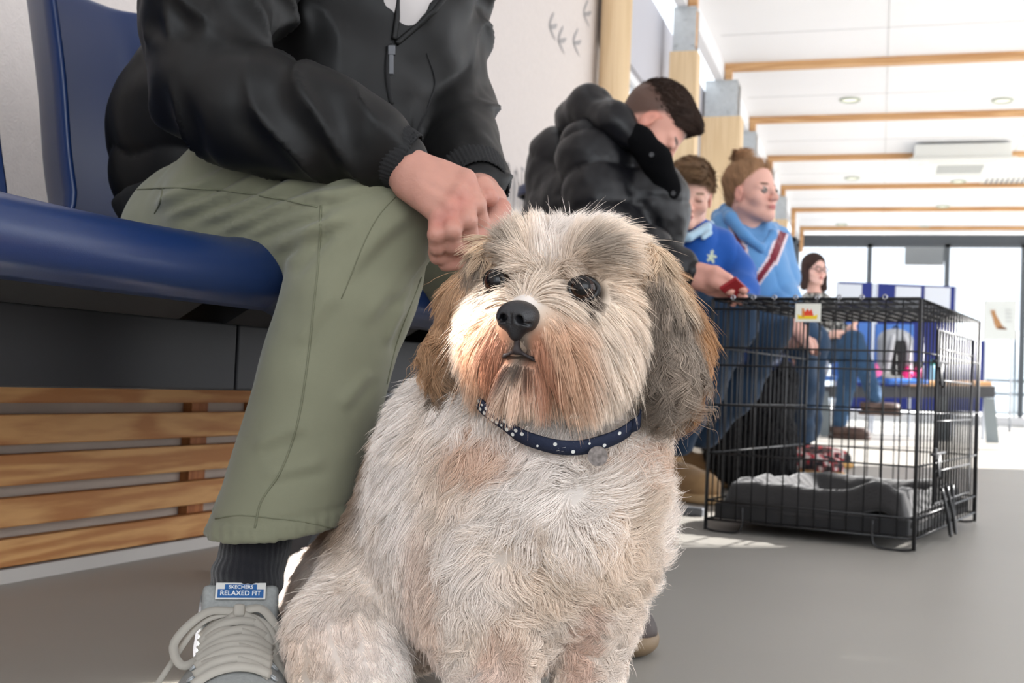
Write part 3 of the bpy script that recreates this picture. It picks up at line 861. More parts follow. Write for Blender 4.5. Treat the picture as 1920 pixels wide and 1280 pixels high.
# ears: hanging flaps
def ear(s_):
    hw = (lambda x, y, z: globals()['hw'](x + (0.0 if s_ > 0 else 0.030), y * (0.95 if s_ > 0 else 1.02), z * ((0.76 if s_ > 0 else 0.84) if z < 0 else 1) - (0 if s_ > 0 else 0.004)))
    E = SDF(hw(-0.03, s_ * 0.09, -0.03) - 0.14, hw(-0.03, s_ * 0.09, -0.03) + 0.14, 0.0035)
    eax = HX
    E.chain([hw(-0.012, s_ * 0.064, 0.036), hw(-0.014, s_ * 0.084, -0.005), hw(-0.014, s_ * 0.092, -0.055), hw(-0.012, s_ * 0.088, -0.085)], [0.014, 0.016, 0.018, 0.012], 0.02)
    E.chain([hw(-0.045, s_ * 0.066, 0.020), hw(-0.045, s_ * 0.086, -0.03), hw(-0.035, s_ * 0.094, -0.075)], [0.012, 0.015, 0.013], 0.03)
    V, F = E.mesh(2)
    c_tan = 0.0
    def ec(W):
        L = hl(W); y = L[:, 1] * s_; x = L[:, 0]; z = L[:, 2]
        c = np.tile(GREY * 1.30, (len(L), 1)) * (1 + 0.35 * fbm(L, 26)[:, None])
        c = mixc(c, BUFF * 0.95, sst(0.0, 0.045, z + 0.02 * fbm(L, 40)))
        c = mixc(c, Lc((176, 130, 88)), 0.9 * sst(-0.010, -0.038, x + 0.012 * fbm(L, 30)) * sst(-0.115, -0.085, z))
        if s_ < 0: c = mixc(c, Lc((188, 146, 108)), 0.8 * sst(0.070, 0.090, y + 0.008 * fbm(L, 30)) * sst(-0.085, -0.055, z))
        return c * (1 + 0.3 * fbm(L, 120)[:, None]).clip(0.5, 1.5)
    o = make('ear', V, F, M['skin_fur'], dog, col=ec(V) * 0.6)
    def fl(W, N):
        L = hl(W)
        return -hz[None, :] * 1.0 + hy[None, :] * s_ * (0.10 + 0.25 * (L[:, 0:1] < -0.02)) - hx[None, :] * 0.15
    fur('ear_hair', V, F, 21000, lambda W: 0.026 + 0.010 * sst(0.03, -0.09, hl(W)[:, 2]), fl, ec, M['hair'], o, K=9, rad=0.00026, lift=0.20, grav=0.5, clump=0.75, nclump=330,
        curl=lambda W: 0.0015 + 0.0065 * sst(0.0, -0.06, hl(W)[:, 2]), freq=1.5, jit=0.10, stray=0.012, follow=0.8)
ear(1); ear(-1)

# coat of the head
def hflow(W, N):
    L = hl(W); x, y, z = L.T; ay = np.abs(y)
    r = L - np.array([0.088, 0, 0.002]); r /= np.linalg.norm(r, axis=1, keepdims=True)
    d = r @ HX
    low = sst(0.020, -0.012, z)            # below the eyes the hair falls
    top = sst(0.015, 0.045, z)
    side = sst(0.030, 0.065, ay)
    d = d - hz[None, :] * (low * 1.5 + top * side * 1.6)[:, None] + (hy[None, :] * np.sign(y)[:, None]) * (0.35 * low * sst(0, 0.03, ay) + 0.5 * top)[:, None]
    return d
def hlen(W):
    L = hl(W); x, y, z = L.T; ay = np.abs(y)
    l = 0.024 + 0.006 * sst(0.02, 0.05, z) + 0.014 * sst(-0.012, -0.045, z) - 0.014 * sst(-0.060, -0.085, z)
    l = l + 0.014 * sst(0.04, 0.065, ay) * sst(0.0, 0.05, z)
    cen = sst(0.024, 0.010, ay) * sst(0.055, 0.065, x) * sst(-0.062, -0.052, z)
    l = l * (1 - 0.68 * cen)
    near_nose = np.linalg.norm(L - np.array([0.09, 0, -0.02]), axis=1)
    l = l * (0.40 + 0.60 * sst(0.018, 0.042, near_nose))
    for s_ in (-1, 1):
        de = np.linalg.norm((L - np.array([0.060, s_ * 0.0385, 0.007])) / np.array([1.2, 1.0, 0.85]), axis=1)
        l = l * (0.13 + 0.87 * sst(0.013, 0.032, de))
    return l
def hdens(W):
    L = hl(W); o = np.ones(len(L))
    o *= np.where(L[:, 0] < -0.06, 0.4, 1.0) * np.where(L[:, 2] < -0.085, 0.7, 1)
    for s_ in (-1, 1):
        de = np.linalg.norm(L - np.array([0.060, s_ * 0.0385, 0.006]), axis=1); o *= np.where(de < 0.0116, 0, 1)
    o *= np.where(np.linalg.norm(L - np.array([0.088, 0, -0.020]), axis=1) < 0.0175, 0, 1)
    front = L @ np.array([0.9, 0, 0.2]); o *= 0.5 + 1.0 * (L[:, 0] > 0.0)
    return o
fur('head_hair', HV, HF, 90000, hlen, hflow, head_color, M['hair'], body, dens=hdens, K=8, rad=0.00021, lift=lambda W: 0.18 + 0.22 * sst(0.0, 0.05, hl(W)[:, 2]), grav=0.32, clump=0.62, nclump=1100, jit=0.10, stray=0.01, follow=0.35)
# tuft between the eyes and whisker tufts beside the nose
def tuft_d(W):
    L = hl(W); return (np.abs(L[:, 1]) < 0.024) * (L[:, 0] > 0.045) * (L[:, 2] > -0.010) * (L[:, 2] < 0.022) * (np.linalg.norm(L - np.array([0.088, 0, -0.020]), axis=1) > 0.0175)
def tuft_f(W, N):
    L = hl(W); return (hy[None, :] * (L[:, 1:2] / 0.012).clip(-1.6, 1.6) + hz[None, :] * (0.9 - (np.abs(L[:, 1:2]) / 0.02))) 
fur('bridge_hair', HV, HF, 2600, lambda W: np.full(len(W), 0.030), tuft_f, lambda W: np.tile(Lc((232, 214, 196)), (len(W), 1)), M['hair'], body, dens=tuft_d, K=8, rad=0.00024, lift=0.75, grav=1.1, clump=0.5, nclump=90, jit=0.16, stray=0.03, follow=1.2)

# coat of the trunk: whorls on the chest
def bflow(W, N):
    px, py, d = cam_px(W)
    f = -CU[None, :] * 1.0 + CR[None, :] * (0.5 * np.sin(px / 70 + py / 110))[:, None]
    a = fbm(W, 9, 2); b_ = fbm(W + 31, 9, 2)
    f = f + CR[None, :] * (a * 1.7)[:, None] + CU[None, :] * (b_ * 1.1)[:, None]
    for (qx, qy, R_) in ((1080, 930, 130), (940, 1050, 140), (1150, 1010, 90)):
        dx, dy = px - qx, -(py - qy); rr = np.sqrt(dx * dx + dy * dy) + 1; w = np.exp(-(rr / R_) ** 2) * 2.6
        f = f + (CR[None, :] * (dx / rr)[:, None] + CU[None, :] * (dy / rr)[:, None]) * w[:, None] + (CR[None, :] * (-dy / rr)[:, None] + CU[None, :] * (dx / rr)[:, None]) * (0.8 * w)[:, None]
    back = sst(800, 700, px) * sst(1.08, 1.16, d)
    f = f * (1 - back[:, None]) + (-CU[None, :] * 1.0 - CR[None, :] * 0.5) * back[:, None]
    return f
def bdens(W):
    n_ = unit(C0 - W.mean(0)); px, py, d = cam_px(W)
    L = hl(W); inside = (np.abs(L[:, 1]) < 0.06) & (L[:, 2] > -0.06) & (L[:, 0] > -0.07)
    o = np.where(inside, 0, 1.0) * np.where(py > 1360, 0.25, 1.0)
    return o
def blen(W):
    px, py, d = cam_px(W)
    return (0.026 + 0.010 * sst(760, 900, py) * sst(1120, 980, py) * (px > 850) - 0.006 * sst(780, 700, px)) * (1 - 0.4 * sst(1130, 1200, py))
# thin out the side turned away from the camera
BN_ = vnormals(BV, BF)
_fc = (BV[BF[:, 0]] + BV[BF[:, 2]]) / 2
def bd2(W):
    nf = np.cross(BV[BF[:, 2]] - BV[BF[:, 0]], BV[BF[:, 3]] - BV[BF[:, 1]]); nf /= np.linalg.norm(nf, axis=1, keepdims=True) + 1e-9
    v = C0 - W; v /= np.linalg.norm(v, axis=1, keepdims=True)
    return bdens(W) * (0.25 + 0.75 * sst(-0.5, -0.1, np.sum(nf * v, 1)))
fur('body_hair', BV, BF, 170000, blen, bflow, body_color, M['hair'], body, dens=bd2, K=8, rad=0.00023, lift=0.30, grav=0.22, clump=0.62, nclump=2100, curl=lambda W: 0.0012 + 0.0030 * sst(760, 900, cam_px(W)[0]), freq=1.0, jit=0.14, stray=0.008, follow=0.3)

# collar: navy band with white spots, lost in the fur at the back
bvB = BVHTree.FromPolygons([Vector(v) for v in np.concatenate([BV, HV])], np.concatenate([BF, HF + len(BV)]).tolist())
collar = empty('dog_collar', P(1040, 810, 0.96), 'narrow navy collar with white spots around the neck of the cream dog', 'collar')
cp = []
for q in ((905, 735), (912, 756), (930, 775), (952, 790), (980, 812), (1010, 824), (1045, 832), (1080, 832), (1110, 824), (1140, 812), (1165, 795), (1180, 775)):
    h_, n_ = ray(bvB, *q); cp.append(h_ + (n_ * 0.010 if h_ is not None else 0) - CF * 0.010)
nk = np.mean(cp, axis=0) + CF * 0.075
backp = [nk + CR * 0.075 + CF * 0.03 + CU * 0.035, nk + CF * 0.09 + CU * 0.03, nk - CR * 0.085 + CF * 0.03 + CU * 0.045]
loop = catmull(cp + backp + [cp[0]], 6)
b = MB(); up_ = CU * 0.9 - CF * 0.4
wid = 0.0062
cen = np.mean(loop, axis=0)
A_ = [p + unit(up_) * wid for p in loop]; Bb = [p - unit(up_) * wid for p in loop]
g = np.stack([A_, loop, Bb], 1); b.grid(g, 0.002)
M['navy'] = mat('navy_webbing', (28, 36, 58), 0.8, bump=(800, 0.4, 0.0008))
band = b.build('band', M['navy'], collar, smooth=True)
sp = MB(); M['spot'] = mat('white_spots', (225, 225, 220), 0.7)
for i in [k for k in range(1, 60) if k < 24 or k % 5 == 0]:
    p = loop[i]; t = unit(loop[i + 1] - loop[i - 1]); o_ = unit(p - cen); o_ = unit(o_ - up_ * (o_ @ unit(up_)))
    q = p + unit(up_) * (wid * 0.45 * (1 if i % 2 else -1)) - unit(np.cross(t, unit(up_))) * 0
    nn = unit(np.cross(t, unit(up_))); nn = nn if nn @ (C0 - p) > 0 else -nn
    sp.disc(q + nn * 0.0008, 0.0016 if i % 3 else 0.0010, nn, 0.0016, 8)
sp.build('spots', M['spot'], band, label='white spots')
b = MB(); tp = cp[8] - CU * 0.010 - CF * 0.003; b.disc(tp, 0.008, -CF, 0.003, 20); b.build('tag', mat('tag_metal', (120, 112, 108), 0.35, 0.8, noise=(300, 0.4)), collar, smooth=False, label='small round metal tag')
# ================================================================= the man in green trousers (face outside the frame)
M['skin'] = mat('skin', (180, 130, 112), 0.5, spec=0.35, attr='Col', sss=0.15, bump=(260, 0.35, 0.0012))
M['jacket'] = mat('black_jacket_cloth', (12, 12, 12), 0.5, spec=0.28, sheen=0.0, bump=(1400, 0.15, 0.0004))
M['rib'] = mat('black_ribbing', (28, 28, 29), 0.9, bump=(900, 0.4, 0.0006))
M['trouser'] = mat('sage_green_cotton', (125, 125, 104), 0.85, spec=0.15, sheen=0.25, noise=(9, 0.05), bump=(1600, 0.3, 0.0004))
M['seam'] = mat('green_seam_thread', (112, 113, 92), 0.9)
M['shirt'] = mat('light_grey_shirt', (190, 184, 182), 0.9, bump=(700, 0.2, 0.0005))
M['zip'] = mat('zip_metal', (70, 70, 72), 0.35, 0.8)
man = empty('person', (*P(420, 900, 1.45)[:2], 0), 'person in black jacket, sage green trousers and grey trainers, hands clasped', 'person')

SK = lin((186, 136, 120)); SKR = lin((176, 100, 88))
def skin_col(V, spots=(), base=SK, red=SKR):
    c = np.tile(base, (len(V), 1))
    for p, r, w in spots:
        a = np.clip(1 - np.linalg.norm(V - p, axis=1) / r, 0, 1)[:, None] * w
        c = c * (1 - a) + red * a
    n = fbm(V, 90, 2)[:, None]
    return c * (1 + 0.05 * n)

# ---- body under the clothes, continuous down to both hands
hc_ = P(860, 410, 1.15)
Hd = SDF(hc_ - 0.115, hc_ + np.array([0.115, 0.115, 0.115]), 0.0019)
def fing(pts, rs, k=0.006): Hd.chain([P(*p) for p in pts], rs, k)
# right hand: wrist, back of hand, knuckles, fingers folding down over the left fist
fing([(735, 312, 1.150), (772, 326, 1.138)], [0.020, 0.019], 0.004)
fing([(778, 314, 1.134), (872, 337, 1.125)], [0.0165, 0.0108], 0.010)
fing([(776, 324, 1.132), (860, 362, 1.111)], [0.0165, 0.0108], 0.010)
fing([(772, 336, 1.132), (842, 386, 1.103)], [0.0165, 0.0104], 0.010)
fing([(770, 346, 1.132), (822, 402, 1.101)], [0.0160, 0.0100], 0.010)
Hd.ell(P(815, 350, 1.128), (0.024, 0.017, 0.021), cx, 0.012)
fing([(872, 337, 1.125), (893, 383, 1.114), (899, 412, 1.122), (888, 428, 1.142)], [0.0106, 0.0095, 0.0088, 0.008], 0.0025)
fing([(860, 362, 1.111), (876, 412, 1.099), (880, 441, 1.108), (868, 453, 1.132)], [0.0106, 0.0096, 0.0088, 0.008], 0.0025)
fing([(842, 386, 1.103), (847, 432, 1.091), (849, 459, 1.100), (842, 470, 1.124)], [0.0102, 0.0093, 0.0086, 0.008], 0.0025)
fing([(822, 402, 1.101), (819, 440, 1.091), (820, 463, 1.099), (816, 473, 1.120)], [0.0096, 0.0085, 0.0078, 0.0072], 0.0025)
fing([(800, 335, 1.15), (850, 392, 1.160), (868, 430, 1.165)], [0.014, 0.0115, 0.0100], 0.006)
for kx, ky, kd, r_ in ((872, 339, 1.116, .0085), (860, 364, 1.102, .0085), (842, 388, 1.095, .008), (822, 404, 1.094, .007), (893, 384, 1.108, .0075), (876, 413, 1.094, .0075), (847, 432, 1.086, .0075), (819, 440, 1.087, .0065)):
    Hd.ell(P(kx, ky, kd), r_, None, 0.005)
for a_, b_ in (((785, 316, 1.116), (868, 340, 1.114)), ((782, 328, 1.112), (855, 364, 1.100)), ((780, 340, 1.112), (836, 386, 1.093))):
    Hd.cap(P(*a_), P(*b_), 0.0022, 0.0020, 0.006)
# left hand: fist held inside the right hand, thumb on top
fing([(890, 345, 1.30), (905, 385, 1.22)], [0.024, 0.024], 0.006)
fing([(905, 385, 1.22), (915, 425, 1.180), (885, 470, 1.165)], [0.025, 0.024, 0.019], 0.008)
fing([(884, 346, 1.165), (905, 352, 1.140), (918, 370, 1.128)], [0.0115, 0.0110, 0.0095], 0.003)
Hd.ell(P(921, 367, 1.122), (0.0058, 0.0035, 0.0070), cx, 0.002)
fing([(938, 392, 1.165), (912, 430, 1.132), (866, 464, 1.112)], [0.0115, 0.0105, 0.0088], 0.003)
fing([(928, 410, 1.17), (902, 466, 1.140), (820, 481, 1.112)], [0.0115, 0.0098, 0.0080], 0.0025)
fing([(918, 430, 1.17), (896, 484, 1.146), (836, 494, 1.122)], [0.0115, 0.0095, 0.0078], 0.0025)
fing([(905, 440, 1.17), (885, 494, 1.160), (850, 484, 1.145)], [0.0115, 0.0095, 0.0080], 0.0025)
hv, hf = Hd.mesh(1)
nail = []
# torso, arms, legs (hidden under cloth) as the coarse part of the same body
Bd = SDF(P(550, 300, 1.4) - np.array([0.55, 0.5, 0.65]), P(550, 300, 1.4) + np.array([0.45, 0.5, 0.55]), 0.011)
Bd.chain([P(440, 390, 1.5), P(480, 150, 1.5), P(600, -100, 1.48)], [0.085, 0.115, 0.13], 0.08)
Bd.chain([P(600, -150, 1.48), P(650, -300, 1.46)], [0.06, 0.055], 0.05)
Bd.chain([P(440, -120, 1.33), P(405, 170, 1.22), P(600, 240, 1.18), P(748, 300, 1.15)], [0.05, 0.04, 0.035, 0.024], 0.04)
Bd.chain([P(800, -120, 1.56), P(840, 180, 1.52), P(890, 345, 1.30)], [0.05, 0.04, 0.026], 0.04)
Bd.chain([P(390, 450, 1.44), P(450, 410, 1.31), P(688, 440, 1.21), P(600, 720, 1.2), P(490, 990, 1.17)], [0.058, 0.058, 0.050, 0.046, 0.024], 0.05)
Bd.chain([P(420, 440, 1.62), P(1000, 500, 1.5), P(1080, 860, 1.48)], [0.070, 0.050, 0.040], 0.05)
bv, bf = Bd.mesh(2)
sc_ = np.concatenate([skin_col(hv, [(P(868, 352, 1.12), 0.018, 0.7), (P(862, 378, 1.1), 0.018, 0.7), (P(843, 404, 1.09), 0.018, 0.65), (P(822, 424, 1.09), 0.016, 0.6), (P(922, 375, 1.13), 0.016, 0.7), (P(937, 396, 1.16), 0.02, 0.5), (P(880, 470, 1.13), 0.03, 0.4)]), np.tile(SK, (len(bv), 1))])
mbody = make('body', np.concatenate([hv, bv]), np.concatenate([hf, bf + len(hv)]), M['skin'], man, col=sc_)

# ---- trousers
kneeR = P(690, 432, 1.20); hipR = P(372, 452, 1.40); midR = P(450, 390, 1.31); shinR = P(602, 720, 1.19); hemR = P(519, 1010, 1.17)
T = SDF(P(560, 640, 1.4) - np.array([0.62, 0.50, 0.45]), P(560, 640, 1.4) + np.array([0.56, 0.42, 0.38]), 0.0040)
T.chain([P(400, 450, 1.50), hipR, midR, kneeR], [0.085, 0.088, 0.081, 0.069], 0.012)
T.chain([kneeR, P(655, 560, 1.195), shinR, hemR, P(505, 1050, 1.165)], [0.069, 0.067, 0.0640, 0.0665, 0.0680], 0.010)
T2 = SDF(P(740, 740, 1.52) - np.array([0.58, 0.42, 0.42]), P(740, 740, 1.52) + np.array([0.50, 0.42, 0.36]), 0.0055)
T2.chain([P(400, 455, 1.58), P(620, 465, 1.60), P(1005, 508, 1.50), P(1070, 800, 1.49), P(1090, 1100, 1.49)], [0.085, 0.080, 0.067, 0.062, 0.064], 0.012)
T2.cap(P(1088, 1040, 1.49), P(1092, 1160, 1.49), 0.054, 0.055, 0.003, 's'); T2.cut(P(1088, 1072, 1.49), -CU, 0.003)
hem_n = -(CU * 0.985 - CR * 0.075 - CF * 0.10)
# open hem with a hollow leg
T.cap(P(520, 990, 1.172), P(500, 1100, 1.163), 0.0600, 0.0625, 0.003, 's')
q = P(515, 986, 1.17); T.cut(q, hem_n, 0.003)

def ridge(x, p=1.0): return 1 - np.abs(np.sin(x)) ** p
def t_disp(V, N):
    px, py, d = cam_px(V); n1 = fbm(V, 9, 2); n2 = fbm(V + 5, 16, 2)
    f = 0.0022 * fbm(V, 22, 2); near = d < 1.42
    fx = lambda x0, y0, x1, y1, w, a: near * a * np.exp(-((((px - x0) * (y1 - y0) - (py - y0) * (x1 - x0)) / math.hypot(x1 - x0, y1 - y0) + 10 * n1) / w) ** 2) * sst(-0.15, 0.15, ((px - x0) * (x1 - x0) + (py - y0) * (y1 - y0)) / ((x1 - x0) ** 2 + (y1 - y0) ** 2)) * sst(1.15, 0.85, ((px - x0) * (x1 - x0) + (py - y0) * (y1 - y0)) / ((x1 - x0) ** 2 + (y1 - y0) ** 2))
    # folds fanning out from the hip and the bend of the knee
    for q in ((300, 380, 470, 300, 9, .004), (330, 400, 520, 320, 10, .0045), (380, 410, 560, 350, 9, .004), (430, 425, 620, 370, 10, .004), (470, 440, 600, 400, 9, .0035), (520, 470, 640, 420, 12, .004),
              (600, 385, 720, 340, 12, .003), (545, 500, 610, 430, 11, .003), (660, 520, 770, 400, 16, .0025), (690, 600, 790, 470, 14, .0025), (560, 640, 620, 560, 14, .002),
              (740, 560, 800, 480, 7, .003), (725, 640, 770, 540, 7, .003), (640, 760, 690, 700, 14, .002), (480, 840, 560, 800, 14, .0022), (500, 900, 600, 870, 12, .0018)):
        q = q[:5] + (q[5] * 1.45,); f = f + fx(*q)
        x0, y0, x1, y1, w, a = q; f = f - fx(x0 + 14, y0 + 16, x1 + 14, y1 + 16, w, a * 0.8)
    hh = (V - P(515, 986, 1.17)) @ unit(hem_n)
    f = f - 0.0020 * np.exp(-((hh + 0.020) / 0.0022) ** 2) * (d < 1.35) + 0.0008 * np.sin(px / 3.0) * np.exp(-((hh + 0.010) / 0.008) ** 2) * (d < 1.35)
    return f
tv, tf = T.mesh(1, t_disp)
_v, _f = T2.mesh(1, lambda V, N: 0.003 * fbm(V, 18, 2)); tf = np.concatenate([tf, _f + len(tv)]); tv = np.concatenate([tv, _v])
trous = make('trousers', tv, tf, M['trouser'], man)
bvT = BVHTree.FromPolygons([Vector(v) for v in tv], tf.tolist())
def seam(pts, r, parent, bvh, name='seam', m=None, n=8, out=0.0002, flat=0.5):
    pl = catmull([np.array([x, y, 0]) for x, y in pts], n); W = []; U = None
    for p in pl:
        h_, n_ = ray(bvh, p[0], p[1])
        if h_ is not None and (not W or np.linalg.norm(h_ - W[-1]) < 0.08): W.append(h_ + n_ * out)
    if len(W) < 3: return None
    b = MB(); b.tube(W, r, 6); return b.build(name, m or M['seam'], parent, smooth=True)
seam([(602, 385), (598, 480), (590, 560), (574, 700), (556, 800), (528, 880), (490, 940), (478, 990)], 0.0011, trous, bvT)
seam([(248, 356), (330, 352), (430, 358), (520, 372), (596, 388)], 0.0010, trous, bvT)
seam([(306, 352), (300, 380), (290, 400)], 0.0010, trous, bvT)
seam([(640, 560), (700, 420), (760, 350)], 0.0006, trous, bvT)
seam([(790, 520), (745, 640), (725, 720)], 0.0007, trous, bvT)
seam([(404, 972), (450, 966), (520, 972), (580, 980), (632, 992)], 0.0007, trous, bvT)

# ---- jacket with sleeves
J = SDF(P(580, 160, 1.42) - np.array([0.50, 0.42, 0.42]), P(580, 160, 1.42) + np.array([0.42, 0.42, 0.42]), 0.0045)
J.ell(P(402, 290, 1.50), (0.134, 0.125, 0.125), cx, 0.03)
J.chain([P(448, 240, 1.50), P(540, 80, 1.50), P(610, -140, 1.48)], [0.150, 0.165, 0.172], 0.02)
J.ell(P(640, 160, 1.42), (0.10, 0.10, 0.13), cx, 0.04)
J.ell(P(720, 260, 1.42), (0.075, 0.08, 0.085), cx, 0.03)
J.ell(P(770, 0, 1.46), (0.085, 0.11, 0.16), cx, 0.03)
# right sleeve
J.chain([P(470, -150, 1.30), P(388, 60, 1.22), P(398, 165, 1.195)], [0.078, 0.067, 0.061], 0.012)
J.chain([P(398, 165, 1.195), P(470, 206, 1.175), P(590, 235, 1.16), P(690, 262, 1.15)], [0.061, 0.062, 0.056, 0.044], 0.010)
J.chain([P(690, 262, 1.15), P(752, 298, 1.148)], [0.037, 0.0285], 0.008)
# left sleeve
J.chain([P(835, -140, 1.54), P(826, 60, 1.52), P(840, 180, 1.50)], [0.074, 0.060, 0.058], 0.015)
J.chain([P(840, 180, 1.50), P(852, 255, 1.42), P(882, 318, 1.33)], [0.058, 0.052, 0.042], 0.010)
J.chain([P(882, 318, 1.33), P(896, 350, 1.28)], [0.038, 0.033], 0.008)
# open neck
for d_ in (1.22, 1.28, 1.34, 1.40):
    J.cap(P(738, 84, d_), P(792, -50, d_), 0.004, 0.032, 0.004, 's'); J.cap(P(742, 78, d_), P(752, -40, d_), 0.003, 0.012, 0.004, 's')
def j_disp(V, N):
    px, py, d = cam_px(V); n1 = fbm(V, 8, 2); n2 = fbm(V + 5, 13, 2)
    f = 0.0025 * fbm(V, 20, 2)
    t, r1 = seg(V, P(398, 165, 1.195), P(690, 262, 1.15)); onA = sst(0.10, 0.07, r1) * (d < 1.32)
    m = np.clip(0.5 + 1.2 * n2, 0, 1)
    f = f + onA * 0.013 * (ridge(t * 9.0 + px / 120 - py / 60 + 1.8 * n1, 0.8) - 0.35) * m
    t2, r2 = seg(V, P(470, -150, 1.30), P(388, 100, 1.22)); onB = sst(0.11, 0.08, r2) * (d < 1.34) * sst(190, 120, py)
    f = f + onB * 0.014 * (ridge(t2 * 6.0 - px / 55 + 1.8 * n1, 0.9) - 0.35) * m
    onC = (px > 770) * sst(1.2, 1.3, d)
    f = f + onC * 0.014 * (ridge(py / 44 + px / 70 + 1.8 * n1, 0.9) - 0.35) * m
    onD = sst(420, 330, px) * (d > 1.3)
    f = f + onD * 0.014 * (np.abs(np.sin(py / 52 + 0.8 + 0.9 * n1)) ** 0.6 - 0.7)
    onE = (px > 480) * (px < 800) * (d > 1.22) * (1 - onA)
    f = f + onE * 0.012 * (ridge((px * 0.8 - py * 0.5) / 62 + 1.8 * n1, 0.9) - 0.35) * m
    f = f - 0.020 * (px > 845) * (d > 1.46) * sst(110, 90, py) * sst(60, 90, py) * 0
    return f
jv, jf = J.mesh(1, j_disp)
jack = make('jacket', jv, jf, M['jacket'], man)
bvJ = BVHTree.FromPolygons([Vector(v) for v in jv], jf.tolist())
# shirt in the open neck
S = SDF(P(760, -20, 1.42) - 0.22, P(760, -20, 1.42) + 0.22, 0.006)
S.chain([P(560, 80, 1.50), P(620, -140, 1.48)], [0.145, 0.155], 0.05); S.ell(P(755, 5, 1.455), (0.080, 0.11, 0.150), cx, 0.05)
sv, sf = S.mesh(2, lambda V, N: 0.002 * fbm(V, 25, 2)); make('shirt', sv, sf, M['shirt'], man)
# cuffs, ribbed
for a_, b_, r_ in ((P(700, 272, 1.149), P(762, 303, 1.147), 0.0315), (P(884, 326, 1.32), P(899, 354, 1.272), 0.0345)):
    Cc_ = SDF(np.minimum(a_, b_) - 0.06, np.maximum(a_, b_) + 0.06, 0.002); Cc_.cap(a_, b_, r_ + 0.004, r_ - 0.001, 0.004)
    d_ = unit(b_ - a_); Cc_.cut(b_ + d_ * 0.004, d_, 0.003); Cc_.cut(a_ - d_ * 0.002, -d_, 0.003); Cc_.cap(a_ - d_ * 0.01, b_ + d_ * 0.05, r_ - 0.003, r_ - 0.004, 0.002, 's')
    def rb(V, N, a_=a_, d_=d_):
        w = V - a_; w = w - (w @ d_)[:, None] * d_; u1 = unit(np.cross(d_, CF)); u2 = np.cross(d_, u1); an = np.arctan2(w @ u2, w @ u1); return 0.0007 * np.sin(an * 44)
    cv, cf = Cc_.mesh(1, rb); make('cuff', cv, cf, M['rib'], jack)
# zip and puller
zp = [(735, 84), (727, 105), (726, 150), (738, 210), (760, 262)]
seam(zp, 0.0028, jack, bvJ, 'zip', M['rib'], out=0.001)
h_, n_ = ray(bvJ, 731, 96)
b = MB(); b.box(h_ + n_ * 0.004, (0.009, 0.005, 0.012), cx, bev=0.0015); b.box(h_ + n_ * 0.005 - CU * 0.016 - CR * 0.001, (0.006, 0.003, 0.024), cx, bev=0.0012); b.build('zip_puller', M['zip'], jack)
# lapel edges along the opening
for pts in ([(746, -10), (744, 30), (738, 75)], [(836, -8), (812, 22), (775, 55), (742, 82)]):
    seam(pts, 0.0035, jack, bvJ, 'lapel', M['jacket'], out=0.001)
# chest seam and pocket lines
seam([(520, 92), (570, 100), (640, 92), (720, 88)], 0.0014, jack, bvJ, 'seam', M['rib'])
seam([(565, 110), (575, 160), (640, 200)], 0.0012, jack, bvJ, 'seam', M['rib'])
seam([(800, 100), (815, 150), (806, 190), (780, 250)], 0.0012, jack, bvJ, 'seam', M['rib'])
# waistband of the jacket
Wb = SDF(P(330, 370, 1.45) - 0.22, P(330, 370, 1.45) + 0.22, 0.005)
Wb.ell(P(395, 335, 1.50), (0.128, 0.120, 0.110), cx, 0.02); Wb.cut(P(330, 320, 1.4), unit(CU - CR * 0.25), 0.01)
wv, wf = Wb.mesh(2, lambda V, N: 0.002 * fbm(V, 30, 2)); make('waistband', wv, wf, M['rib'], jack)

# ---- sock
K = SDF(P(450, 1080, 1.16) - 0.16, P(450, 1080, 1.16) + 0.16, 0.0022)
K.chain([P(492, 930, 1.17), P(482, 1010, 1.165), P(466, 1075, 1.162), P(447, 1140, 1.170), P(432, 1215, 1.18)], [0.0325, 0.0325, 0.0335, 0.036, 0.036], 0.008)
K.ell(P(455, 1205, 1.185), (0.034, 0.05, 0.03), cx, 0.01)
def kd_(V, N):
    t, r = seg(V, P(484, 1000, 1.165), P(447, 1140, 1.145)); w = V - P(484, 1000, 1.165); an = np.arctan2(w @ CR, -(w @ CF))
    return 0.0004 * np.sin(an * 34) + 0.0016 * (np.sin(t * 14 + 1.5 * fbm(V, 20, 1)) - 0.5) * sst(0.3, 0.5, t) * sst(1.1, 0.9, t)
kv, kf = K.mesh(1, kd_); make('sock', kv, kf, mat('black_knit', (24, 24, 30), 0.95, sheen=0.4, bump=(1500, 0.8, 0.0008)), man)

K2 = SDF(P(1090, 1120, 1.49) - 0.14, P(1090, 1120, 1.49) + 0.14, 0.004); K2.chain([P(1086, 1010, 1.49), P(1090, 1110, 1.50), P(1100, 1165, 1.50)], [0.034, 0.036, 0.040], 0.01)
kv, kf = K2.mesh(1); make('sock', kv, kf, bpy.data.materials['black_knit'], man)
